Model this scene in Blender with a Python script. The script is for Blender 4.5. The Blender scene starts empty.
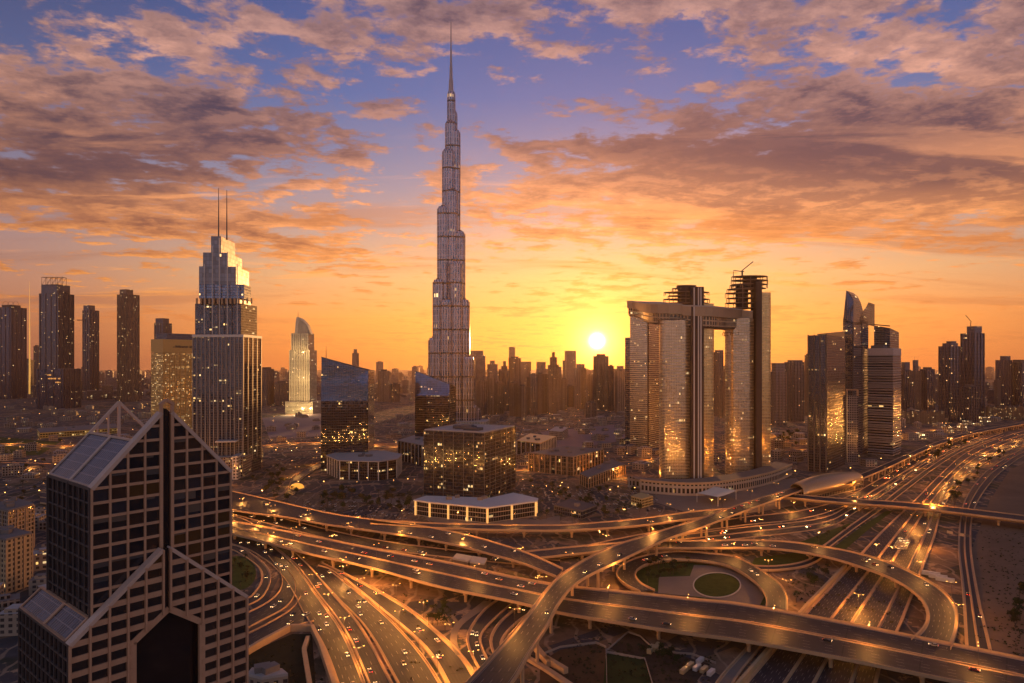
import bpy, bmesh, math, random
from mathutils import Vector, Matrix
random.seed(7)
S = bpy.context.scene
COL = S.collection
R = math.radians
F, CX, HY, H = 683.0, 512.0, 362.0, 165.0      # focal length in pixels, centre column, horizon row, eye height

# ------------------------------------------------------------------ camera
cd = bpy.data.cameras.new("camera"); cam = bpy.data.objects.new("camera", cd); COL.objects.link(cam)
cam.location = (0, 0, H); cam.rotation_euler = (R(90), 0, 0)
cd.sensor_width = 36; cd.lens = 24.01; cd.shift_y = (HY - 341.5) / 1024
cd.clip_start = 1; cd.clip_end = 60000
S.camera = cam

# ------------------------------------------------------------------ node helper
class NG:
    def __init__(s, nt): s.t = nt
    def n(s, typ, **kw):
        nd = s.t.nodes.new(typ)
        for k, v in kw.items(): setattr(nd, k, v)
        return nd
    def put(s, sock, v):
        if isinstance(v, bpy.types.NodeSocket): s.t.links.new(v, sock)
        elif v is not None:
            if sock.type == 'RGBA' and len(v) == 3: v = (*v, 1)
            sock.default_value = v
    def m(s, op, a, b=None, c=None, clamp=False):
        nd = s.n('ShaderNodeMath', operation=op, use_clamp=clamp)
        for i, v in enumerate((a, b, c)): s.put(nd.inputs[i], v)
        return nd.outputs[0]
    def v(s, op, a, b=None, scale=None):
        nd = s.n('ShaderNodeVectorMath', operation=op)
        s.put(nd.inputs[0], a); s.put(nd.inputs[1], b)
        if scale is not None: s.put(nd.inputs[3], scale)
        return nd.outputs[1] if op in ('DOT_PRODUCT', 'LENGTH') else nd.outputs[0]
    def mix(s, f, a, b, blend='MIX'):
        nd = s.n('ShaderNodeMix', data_type='RGBA', blend_type=blend)
        s.put(nd.inputs[0], f); s.put(nd.inputs[6], a); s.put(nd.inputs[7], b)
        return nd.outputs[2]
    def ramp(s, f, stops):
        nd = s.n('ShaderNodeValToRGB'); e = nd.color_ramp.elements
        while len(e) < len(stops): e.new(0.5)
        for el, (p, c) in zip(e, stops): el.position = p; el.color = (*c, 1)
        s.put(nd.inputs[0], f); return nd.outputs[0]
    def noise(s, vec, scale, detail=2, rough=.5, dist=0.0, dim='3D'):
        nd = s.n('ShaderNodeTexNoise', noise_dimensions=dim)
        s.put(nd.inputs['Vector'], vec); s.put(nd.inputs['Scale'], scale); s.put(nd.inputs['Detail'], detail)
        s.put(nd.inputs['Roughness'], rough); s.put(nd.inputs['Distortion'], dist)
        return nd.outputs[0]
    def ss(s, x, a, b, lo=0.0, hi=1.0):
        nd = s.n('ShaderNodeMapRange', interpolation_type='SMOOTHSTEP')
        s.put(nd.inputs[0], x)
        for i, v in enumerate((a, b, lo, hi)): s.put(nd.inputs[1 + i], v)
        return nd.outputs[0]
    def xyz(s, x, y, z=0.0):
        nd = s.n('ShaderNodeCombineXYZ')
        for i, v in enumerate((x, y, z)): s.put(nd.inputs[i], v)
        return nd.outputs[0]
    def sep(s, v):
        nd = s.n('ShaderNodeSeparateXYZ'); s.put(nd.inputs[0], v); return nd.outputs

# ------------------------------------------------------------------ sky, sun, exposure
SUN_AZ, SUN_EL = math.atan((597 - CX) / F), math.atan((HY - 341) / F)
SUND = Vector((math.sin(SUN_AZ) * math.cos(SUN_EL), math.cos(SUN_AZ) * math.cos(SUN_EL), math.sin(SUN_EL)))

def build_world():
    w = bpy.data.worlds.new("World"); S.world = w; w.use_nodes = True
    nt = w.node_tree; nt.nodes.clear(); g = NG(nt)
    d = g.v('NORMALIZE', g.n('ShaderNodeTexCoord').outputs['Generated'])
    x, y, z = g.sep(d)[:3]
    zc = g.m('MAXIMUM', z, 0.0)
    zr = g.m('DIVIDE', zc, 0.6, clamp=True)
    dot = g.v('DOT_PRODUCT', d, tuple(SUND))
    flat = g.v('NORMALIZE', g.xyz(x, y, 0.0))
    daz = g.v('DOT_PRODUCT', flat, tuple(Vector((SUND.x, SUND.y, 0)).normalized()))
    k = lambda v: v / 0.6
    near = g.ramp(zr, [(0, (.60, .17, .035)), (k(.06), (.80, .30, .06)), (k(.12), (.74, .43, .19)), (k(.19), (.44, .33, .31)),
                       (k(.27), (.19, .225, .37)), (k(.36), (.060, .140, .38)), (k(.5), (.022, .072, .27)), (1, (.02, .04, .16))])
    away = g.ramp(zr, [(0, (.20, .085, .07)), (k(.05), (.35, .135, .085)), (k(.1), (.42, .205, .15)), (k(.17), (.31, .215, .235)),
                       (k(.25), (.15, .16, .27)), (k(.36), (.062, .095, .24)), (k(.5), (.020, .036, .125)), (1, (.015, .022, .08))])
    back = g.ramp(zr, [(0, (.33, .235, .22)), (k(.06), (.46, .36, .38)), (k(.2), (.44, .44, .56)), (k(.45), (.25, .30, .48)), (1, (.09, .14, .30))])  # sky behind the camera, brightened as unseen fill light
    s1 = g.ss(daz, .70, .995)
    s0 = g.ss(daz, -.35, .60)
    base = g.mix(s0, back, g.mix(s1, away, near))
    # cloud deck seen in perspective: direction pierced through a flat layer
    zp = g.m('ADD', zc, .085)
    p = g.xyz(g.m('DIVIDE', x, zp), g.m('DIVIDE', y, zp), 0.0)
    rot = g.n('ShaderNodeMapping'); g.put(rot.inputs[0], p)
    rot.inputs['Rotation'].default_value = (0, 0, R(-14)); rot.inputs['Scale'].default_value = (.92, 1.06, 1)
    q = rot.outputs[0]
    px, py = g.sep(p)[:2]
    def blob(cx, cy, rx, ry, a=0.0):
        dx = g.m('SUBTRACT', px, cx); dy = g.m('SUBTRACT', py, cy)
        u = g.m('ADD', g.m('MULTIPLY', dx, math.cos(a) / rx), g.m('MULTIPLY', dy, math.sin(a) / rx))
        v = g.m('ADD', g.m('MULTIPLY', dx, -math.sin(a) / ry), g.m('MULTIPLY', dy, math.cos(a) / ry))
        return g.m('POWER', 2.718, g.m('MULTIPLY', g.m('ADD', g.m('MULTIPLY', u, u), g.m('MULTIPLY', v, v)), -1.0))
    def PB(x_, y_):                                    # cloud-plane point seen at a given azimuth / elevation tangent
        tx, tz = (x_ - CX) / F, (HY - y_) / F
        l = math.sqrt(1 + tx * tx + tz * tz); tx, ty, tz = tx / l, 1 / l, tz / l
        return tx / (tz + .085), ty / (tz + .085)
    def cover(qv):
        a = g.noise(qv, 5.0, 11, .65, .10)
        b = g.noise(g.v('ADD', qv, (31.7, 4.2, 0)), .85, 4, .55, .2)
        return g.m('ADD', g.m('MULTIPLY', a, .70), g.m('MULTIPLY', b, .44))
    dens = cover(q)
    doff = cover(g.v('ADD', q, (.02, .075, 0)))
    bank = g.m('ADD', blob(*PB(740, 195), 1.15, .72, .15), blob(*PB(980, 160), .75, .55, .1))
    bankl = g.m('ADD', blob(*PB(70, 150), .95, .55, -.35), blob(*PB(250, 225), .8, .5, 0))
    top = blob(*PB(600, 20), 1.6, .45, 0)
    gap = g.m('ADD', blob(*PB(480, 115), .45, .40), blob(*PB(660, 75), .5, .25))
    cov = g.m('ADD', dens, g.m('MULTIPLY', bank, .19))
    cov = g.m('ADD', cov, g.m('MULTIPLY', bankl, .12))
    cov = g.m('ADD', cov, g.m('MULTIPLY', top, .085))
    cov = g.m('SUBTRACT', cov, g.m('MULTIPLY_ADD', gap, .065, .018))
    alpha = g.ss(cov, .565, .645)
    thick = g.ss(cov, .62, .74)
    dbig = g.noise(g.v('ADD', q, (31.7 + .12, 4.2 + .42, 0)), .62, 3, .5, .2)
    dsm = g.noise(g.v('ADD', q, (31.7, 4.2, 0)), .62, 3, .5, .2)
    edge = g.m('ADD', g.m('MULTIPLY', g.ss(g.m('SUBTRACT', dens, doff), -.03, .12), .75), g.m('MULTIPLY', g.ss(g.m('SUBTRACT', dsm, dbig), -.02, .12), .40))
    under = g.m('ADD', blob(*PB(700, 240), 1.1, .55), blob(*PB(930, 235), .9, .5))      # belly of the bank, lit from the horizon
    edge = g.m('MULTIPLY_ADD', under, .28, edge)
    litc = g.ramp(zr, [(0, (.85, .27, .045)), (k(.08), (.95, .36, .075)), (k(.15), (1.15, .44, .115)), (k(.24), (1.05, .43, .19)), (k(.34), (.86, .43, .30)), (k(.48), (.66, .37, .31)), (1, (.35, .24, .26))])
    shad = g.ramp(zr, [(0, (.36, .10, .03)), (k(.08), (.42, .12, .035)), (k(.15), (.33, .11, .05)), (k(.22), (.085, .046, .062)), (k(.32), (.040, .038, .075)), (k(.48), (.030, .036, .085)), (1, (.05, .05, .09))])
    bright = g.m('MULTIPLY_ADD', g.m('SUBTRACT', 1.0, thick), .38, g.m('MULTIPLY', edge, .62), clamp=True)
    gloom = g.m('ADD', blob(*PB(770, 150), 1.1, .42, .1), g.m('MULTIPLY', blob(*PB(80, 165), 1.0, .45, -.2), .9))   # the thick upper side of the banks
    bright = g.m('MULTIPLY', bright, g.m('MULTIPLY_ADD', gloom, -.92, 1.0, clamp=True), clamp=True)
    cc = g.mix(bright, shad, litc)
    dim = g.m('MULTIPLY_ADD', g.ss(daz, .2, .98), .48, .52)
    cc = g.v('SCALE', cc, scale=dim)
    fade = g.ss(zc, .015, .10)
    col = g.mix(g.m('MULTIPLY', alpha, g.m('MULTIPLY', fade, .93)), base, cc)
    # low thin streaks
    st = g.noise(g.xyz(g.m('MULTIPLY', px, .35), g.m('MULTIPLY', py, 1.3), 3.0), 1.1, 6, .6, .4)
    stm = g.m('MULTIPLY', g.ss(st, .52, .66), g.m('MULTIPLY', g.ss(zc, .02, .08), g.ss(zc, .30, .16)))
    col = g.mix(g.m('MULTIPLY', stm, .62), col, g.mix(s1, (.25, .105, .085), (.52, .17, .05)))
    st2 = g.noise(g.xyz(g.m('MULTIPLY', px, .5), g.m('MULTIPLY', py, 1.7), 9.0), 1.3, 7, .62, .5)
    col = g.mix(g.m('MULTIPLY', g.m('MULTIPLY', g.ss(st2, .55, .66), g.m('MULTIPLY', g.ss(zc, .03, .09), g.ss(zc, .34, .20))), .60), col, g.v('SCALE', litc, scale=dim))
    # aureole and disc
    dm = g.m('MAXIMUM', dot, 0.0)
    for pw, st_, c in ((40, .28, (1, .38, .05)), (420, 1.0, (1, .42, .06)), (2600, 2.8, (1, .56, .15)), (40000, 22, (1, .82, .50))):
        col = g.v('ADD', col, g.v('SCALE', c, scale=g.m('MULTIPLY', g.m('POWER', dm, pw), st_)))
    sky = g.n('ShaderNodeTexSky', sky_type='NISHITA', sun_disc=False)
    sky.sun_elevation = SUN_EL; sky.sun_rotation = SUN_AZ
    b1 = g.n('ShaderNodeBackground'); g.put(b1.inputs[0], g.v('SCALE', sky.outputs[0], scale=g.m('MULTIPLY_ADD', alpha, -.22, .27))); b1.inputs[1].default_value = .05
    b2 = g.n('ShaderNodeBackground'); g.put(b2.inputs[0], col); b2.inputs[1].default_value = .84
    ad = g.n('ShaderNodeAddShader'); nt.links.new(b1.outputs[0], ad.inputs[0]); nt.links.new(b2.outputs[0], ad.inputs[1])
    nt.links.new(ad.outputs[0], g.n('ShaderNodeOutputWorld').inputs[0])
    w.cycles.sampling_method = 'MANUAL'; w.cycles.sample_map_resolution = 1024
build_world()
sl = bpy.data.lights.new("sun", 'SUN'); sun = bpy.data.objects.new("sun", sl); COL.objects.link(sun)
sl.energy = 4.5; sl.angle = R(.53); sl.color = (1, .46, .14)
sun.rotation_euler = (-SUND).to_track_quat('-Z', 'Y').to_euler()
sun.location = (0, 0, 900)
vs = S.view_settings; vs.view_transform = 'Standard'; vs.look = 'None'; vs.exposure = 0.28; vs.gamma = 1; vs.use_curve_mapping = False
c = S.cycles; c.max_bounces = 5; c.diffuse_bounces = 2; c.glossy_bounces = 3; c.transmission_bounces = 2; c.volume_bounces = 0
c.transparent_max_bounces = 6; c.use_denoising = True; c.sample_clamp_indirect = 3; c.caustics_reflective = False; c.caustics_refractive = False

# ------------------------------------------------------------------ mapping and tagging helpers
def W(px, py, z=0.0):
    D = F * (H - z) / (py - HY); return Vector(((px - CX) / F * D, D, z))
def DB(py): return F * H / (py - HY)               # distance of ground seen at a row
def XA(px, D): return (px - CX) / F * D
def ZA(py, D): return H - (py - HY) / F * D
def tag(o, label=None, cat=None, group=None, kind=None):
    if label: o['label'] = label
    if cat: o['category'] = cat
    if group: o['group'] = group
    if kind: o['kind'] = kind
    return o
def empty(name, loc=(0, 0, 0), rz=0.0):
    o = bpy.data.objects.new(name, None); COL.objects.link(o); o.location = loc; o.rotation_euler = (0, 0, rz); o.empty_display_size = 1; return o
def thing(name, label, cat, loc=(0, 0, 0), rz=0.0, group=None): return tag(empty(name, loc, rz), label, cat, group)

class MB:
    def __init__(s): s.v, s.f, s.m, s.uv = [], [], [], []
    def face(s, pts, m=0, uv=None):
        b = len(s.v); s.v += [tuple(p) for p in pts]; s.f.append(tuple(range(b, b + len(pts)))); s.m.append(m)
        s.uv.append(uv if uv else [(p[0], p[1]) for p in pts])
    def prism(s, poly, z0, z1, m=0, mt=1, bottom=False, u0=0.0):
        n = len(poly); zt = z1 if isinstance(z1, (list, tuple)) else [z1] * n; zb = z0 if isinstance(z0, (list, tuple)) else [z0] * n
        u = u0
        for i in range(n):
            j = (i + 1) % n; a, b = poly[i], poly[j]; l = math.hypot(b[0] - a[0], b[1] - a[1])
            s.face([(a[0], a[1], zb[i]), (b[0], b[1], zb[j]), (b[0], b[1], zt[j]), (a[0], a[1], zt[i])], m, [(u, zb[i]), (u + l, zb[j]), (u + l, zt[j]), (u, zt[i])]); u += l
        s.face([(p[0], p[1], z) for p, z in zip(poly, zt)], mt)
        if bottom: s.face([(p[0], p[1], z) for p, z in reversed(list(zip(poly, zb)))], mt)
    def box(s, c, sz, rz=0.0, m=0, mt=None, bottom=True):
        cs, sn = math.cos(rz), math.sin(rz); hx, hy, hz = sz[0] / 2, sz[1] / 2, sz[2] / 2
        poly = [(c[0] + x * cs - y * sn, c[1] + x * sn + y * cs) for x, y in ((-hx, -hy), (hx, -hy), (hx, hy), (-hx, hy))]
        s.prism(poly, c[2] - hz, c[2] + hz, m, m if mt is None else mt, bottom)
    def bar(s, a, b, w, h=None, m=0, up=(0, 0, 1)):
        a, b = Vector(a), Vector(b); h = h or w; d = (b - a).normalized(); upv = Vector(up)
        if abs(d.dot(upv)) > .98: upv = Vector((1, 0, 0))
        r = d.cross(upv).normalized() * (w / 2); t = r.cross(d).normalized() * (h / 2)
        A = [a - r - t, a + r - t, a + r + t, a - r + t]; B = [b - r - t, b + r - t, b + r + t, b - r + t]
        L = (b - a).length
        for i in range(4):
            j = (i + 1) % 4; s.face([A[i], A[j], B[j], B[i]], m, [(0, 0), (w, 0), (w, L), (0, L)])
        s.face(A[::-1], m); s.face(B, m)
    def cyl(s, cx, cy, z0, z1, r0, r1=None, n=20, m=0, mt=1, cap=True):
        r1 = r0 if r1 is None else r1; u = 0; st = 2 * math.pi / n
        for i in range(n):
            a, b = i * st, (i + 1) * st
            P = lambda an, r, z: (cx + r * math.cos(an), cy + r * math.sin(an), z)
            l = r0 * st
            s.face([P(a, r0, z0), P(b, r0, z0), P(b, r1, z1), P(a, r1, z1)], m, [(i * l, z0), (i * l + l, z0), (i * l + l, z1), (i * l, z1)])
        if cap and r1 > .01: s.face([(cx + r1 * math.cos(i * st), cy + r1 * math.sin(i * st), z1) for i in range(n)], mt)
    def build(s, name, mats, parent=None, smooth=False, loc=None):
        me = bpy.data.meshes.new(name); me.from_pydata(s.v, [], s.f)
        for mt in (mats if isinstance(mats, (list, tuple)) else [mats]): me.materials.append(mt)
        nm = len(me.materials)
        me.polygons.foreach_set('material_index', [min(i, nm - 1) for i in s.m])
        l = me.uv_layers.new(name='UVMap'); flat = [c for f in s.uv for p in f for c in p]; l.data.foreach_set('uv', flat)
        if smooth:
            bm = bmesh.new(); bm.from_mesh(me); bmesh.ops.remove_doubles(bm, verts=bm.verts, dist=.001); bm.to_mesh(me); bm.free()
            me.polygons.foreach_set('use_smooth', [True] * len(me.polygons))
        o = bpy.data.objects.new(name, me); COL.objects.link(o)
        if parent is not None:
            o.parent = parent
            if loc is None: o.matrix_parent_inverse = Matrix.LocRotScale(parent.location, parent.rotation_euler, None).inverted()
        if loc is not None: o.location = loc
        return o

# ------------------------------------------------------------------ materials
MATS = {}; LITK = .27
def principled(name):
    m = bpy.data.materials.new(name); m.use_nodes = True; nt = m.node_tree
    return m, NG(nt), nt.nodes['Principled BSDF']
def plain(name, col, rough=.7, metal=0.0, var=.25, scale=.3, spec=.4):
    if name in MATS: return MATS[name]
    m, g, b = principled(name)
    geo = g.n('ShaderNodeNewGeometry').outputs['Position']
    nz = g.noise(geo, scale, 5, .6); n2 = g.noise(geo, scale * 9, 3, .6)
    f = g.m('MULTIPLY_ADD', g.m('ADD', g.m('MULTIPLY', nz, .65), g.m('MULTIPLY', n2, .35)), var * 2.4, 1 - var * 1.2)
    g.put(b.inputs['Base Color'], g.v('SCALE', col, scale=f))
    b.inputs['Roughness'].default_value = rough; b.inputs['Metallic'].default_value = metal; b.inputs['Specular IOR Level'].default_value = spec
    MATS[name] = m; return m
def glow(name, col, st):
    if name in MATS: return MATS[name]
    m, g, b = principled(name); b.inputs['Base Color'].default_value = (*[min(c * .5, 1) for c in col], 1)
    b.inputs['Emission Color'].default_value = (*col, 1); b.inputs['Emission Strength'].default_value = st
    m.cycles.emission_sampling = 'NONE'; MATS[name] = m; return m
def facade(name, glass=(.10, .12, .16), frame=(.3, .25, .2), bay=3.0, floor=3.8, fw=.12, fh=.2, lit=.1, litcol=(1, .55, .16), litst=1.6,
           rough=.12, metal=.85, cluster=.5, wob=.03, frough=.6, fmetal=0.0, band=0, bandcol=None, run=.36):
    if name in MATS: return MATS[name]
    m, g, b = principled(name)
    u, v, _ = g.sep(g.n('ShaderNodeUVMap').outputs[0])
    ub, vf = g.m('DIVIDE', u, bay), g.m('DIVIDE', v, floor)
    fu, fv = g.m('FRACT', ub), g.m('FRACT', vf); iu, iv = g.m('FLOOR', ub), g.m('FLOOR', vf)
    frm = g.m('MAXIMUM', g.m('LESS_THAN', fu, fw), g.m('LESS_THAN', fv, fh))
    inf = g.n('ShaderNodeObjectInfo').outputs['Random']
    wn = g.n('ShaderNodeTexWhiteNoise', noise_dimensions='3D'); g.put(wn.inputs[0], g.xyz(iu, iv, inf)); rc = wn.outputs[1]
    w2 = g.n('ShaderNodeTexWhiteNoise', noise_dimensions='3D'); g.put(w2.inputs[0], g.xyz(g.m('FLOOR', g.m('MULTIPLY', iu, run)), iv, inf)); rnd = g.m('MULTIPLY_ADD', g.m('SUBTRACT', wn.outputs[0], .5), .12, w2.outputs[0])
    cl = g.noise(g.xyz(g.m('MULTIPLY', iu, .12), g.m('MULTIPLY', iv, .45), g.m('MULTIPLY', inf, 50)), 1.0, 2, .5)
    thr = g.m('MULTIPLY', g.ss(cl, .42, .72, 1 - cluster, 1 + 2.2 * cluster), lit)
    on = g.m('MULTIPLY', g.m('LESS_THAN', rnd, g.m('MULTIPLY', thr, LITK)), g.m('SUBTRACT', 1.0, frm))
    rx, ry, rz_ = g.sep(rc)[:3]                          # only part of a bay is lit: a lamp, a strip, a half-drawn blind
    on = g.m('MULTIPLY', on, g.m('MULTIPLY', g.m('LESS_THAN', fv, g.m('MULTIPLY_ADD', ry, .45, fh + .2)), g.m('LESS_THAN', g.m('ABSOLUTE', g.m('SUBTRACT', fu, g.m('MULTIPLY_ADD', rx, .5, .3))), g.m('MULTIPLY_ADD', rz_, .45, .12))))
    pos = g.n('ShaderNodeNewGeometry')
    fr = g.noise(pos.outputs['Position'], .07, 4, .6)
    fcol = g.v('SCALE', frame, scale=g.m('MULTIPLY_ADD', fr, .6, .7))
    if band:
        bm_ = g.m('LESS_THAN', g.m('FRACT', g.m('DIVIDE', v, band)), .07); fcol = g.mix(bm_, fcol, bandcol or frame); frm = g.m('MAXIMUM', frm, bm_)
    gcol = g.v('SCALE', glass, scale=g.m('MULTIPLY_ADD', g.sep(rc)[1], .5, .75))
    g.put(b.inputs['Base Color'], g.mix(frm, gcol, fcol))
    g.put(b.inputs['Roughness'], g.m('MULTIPLY_ADD', frm, frough - rough, rough))
    g.put(b.inputs['Metallic'], g.m('MULTIPLY_ADD', frm, fmetal - metal, metal))
    jit = g.v('SCALE', g.v('SUBTRACT', rc, (.5, .5, .5)), scale=g.m('MULTIPLY', g.m('SUBTRACT', 1.0, frm), wob))
    g.put(b.inputs['Normal'], g.v('NORMALIZE', g.v('ADD', pos.outputs['Normal'], jit)))
    tint = g.mix(g.sep(rc)[0], litcol, (1, .74, .38))
    g.put(b.inputs['Emission Color'], tint)
    g.put(b.inputs['Emission Strength'], g.m('MULTIPLY', on, g.m('MULTIPLY_ADD', g.m('POWER', g.sep(rc)[1], 3.0), litst * 1.3, litst * .12)))
    m.cycles.emission_sampling = 'NONE'; MATS[name] = m; return m

concrete = plain('warm_toned_concrete', (.50, .31, .155), .75, var=.35, scale=.06)  # sandy tone made warm and bright for the glow on the parapets
concdark = plain('dark_concrete', (.16, .115, .08), .85, var=.35, scale=.05)
def road_mat():
    m, g, b = principled('asphalt'); P = g.n('ShaderNodeNewGeometry').outputs['Position']
    u, v, _ = g.sep(g.n('ShaderNodeUVMap').outputs[0])
    lane = g.m('MULTIPLY_ADD', g.m('SINE', g.m('MULTIPLY', u, 3.4)), .16, 1.0)                     # wheel tracks
    wear = g.noise(g.xyz(g.m('MULTIPLY', u, .5), g.m('MULTIPLY', v, .018), 0.0), 1.0, 5, .65)       # long streaks and resurfaced lengths
    pat = g.noise(g.xyz(g.m('FLOOR', g.m('DIVIDE', u, 3.7)), g.m('FLOOR', g.m('DIVIDE', v, 37.0)), 0.0), 7.3, 0)
    joint = g.m('LESS_THAN', g.m('FRACT', g.m('DIVIDE', v, 38.0)), .018)
    f = g.m('MULTIPLY', g.m('MULTIPLY', lane, g.m('MULTIPLY_ADD', wear, 1.3, .35)), g.m('MULTIPLY_ADD', pat, .5, .75))
    f = g.m('MULTIPLY', f, g.m('MULTIPLY_ADD', g.noise(P, .5, 4, .6), .5, .75))
    g.put(b.inputs['Base Color'], g.mix(joint, g.v('SCALE', (.027, .023, .023), scale=f), (.010, .009, .008)))
    g.put(b.inputs['Roughness'], g.m('MULTIPLY_ADD', wear, .35, .45)); b.inputs['Specular IOR Level'].default_value = .3
    return m
asphalt = road_mat()
paint = plain('road_paint', (.36, .31, .24), .7, var=.1)
roofm = plain('roof_gravel', (.20, .16, .13), .9, var=.3, scale=.12)
roofpale = plain('pale_roof', (.42, .36, .30), .8, var=.2, scale=.1)
white = plain('white_cladding', (.62, .55, .46), .5, var=.12)
steel = plain('dark_steel', (.09, .08, .075), .45, .6, var=.2)
grass = plain('lawn', (.055, .075, .016), .95, var=.7, scale=.14, spec=.1)
sand = plain('sand_lot', (.20, .125, .075), .95, var=.45, scale=.02, spec=.1)
paving = plain('paving', (.22, .16, .11), .8, var=.25, scale=.1)
bark = plain('bark', (.07, .05, .035), .9)
leafm = plain('foliage', (.035, .045, .014), .9, var=.55, scale=.5, spec=.15)
# ------------------------------------------------------------------ ground
def ground_mat():
    m, g, b = principled('city_ground')
    P = g.n('ShaderNodeNewGeometry').outputs['Position']
    vo = g.n('ShaderNodeTexVoronoi', feature='F1'); g.put(vo.inputs['Vector'], P); vo.inputs['Scale'].default_value = .022
    cell = g.sep(vo.outputs['Color'])
    big = g.noise(P, .0028, 4, .6); fine = g.noise(P, .11, 5, .65); mid = g.noise(P, .018, 4, .6)
    c = g.mix(cell[0], (.11, .068, .038), (.22, .13, .072))
    c = g.mix(g.ss(cell[1], .62, .66), c, (.055, .048, .045))
    c = g.mix(g.m('MULTIPLY', g.ss(mid, .50, .62), .85), c, (.030, .034, .015))
    c = g.mix(g.ss(big, .52, .66), c, (.17, .115, .075))
    vr = g.n('ShaderNodeTexVoronoi', feature='DISTANCE_TO_EDGE'); g.put(vr.inputs['Vector'], P); vr.inputs['Scale'].default_value = .0085
    c = g.mix(g.m('LESS_THAN', vr.outputs['Distance'], .045), c, (.05, .045, .043))
    scr = g.noise(P, .045, 6, .7); c = g.mix(g.ss(scr, .56, .62), c, (.30, .19, .105)); c = g.mix(g.ss(scr, .40, .34), c, (.028, .030, .014))
    trk = g.n('ShaderNodeTexWave', wave_type='BANDS'); g.put(trk.inputs[0], P); trk.inputs['Scale'].default_value = .02; trk.inputs['Distortion'].default_value = 14; trk.inputs['Detail'].default_value = 3; trk.inputs['Detail Scale'].default_value = .6
    c = g.mix(g.m('MULTIPLY', g.ss(trk.outputs[1], .93, .99), .6), c, (.30, .20, .12))
    g.put(b.inputs['Base Color'], g.v('SCALE', c, scale=g.m('MULTIPLY_ADD', fine, 1.6, .42)))
    b.inputs['Roughness'].default_value = .9; b.inputs['Specular IOR Level'].default_value = .2
    return m
mb = MB(); mb.face([(-9000, -900, 0), (9000, -900, 0), (9000, 14000, 0), (-9000, 14000, 0)])
tag(mb.build('ground', ground_mat()), kind='structure')

def haze():
    m = bpy.data.materials.new('air'); m.use_nodes = True; nt = m.node_tree; nt.nodes.clear(); g = NG(nt)
    pv = g.n('ShaderNodeVolumePrincipled'); pv.inputs['Color'].default_value = (.90, .58, .38, 1)
    pv.inputs['Density'].default_value = HAZE_D; pv.inputs['Anisotropy'].default_value = HAZE_G
    nt.links.new(pv.outputs[0], g.n('ShaderNodeOutputMaterial').inputs['Volume'])
    mb = MB(); mb.box((0, 6500, 594), (19000, 16000, 1190)); o = mb.build('haze', m); tag(o, kind='stuff'); o.display_type = 'WIRE'
HAZE_D, HAZE_G = 2.0e-5, .66
haze()

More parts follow.
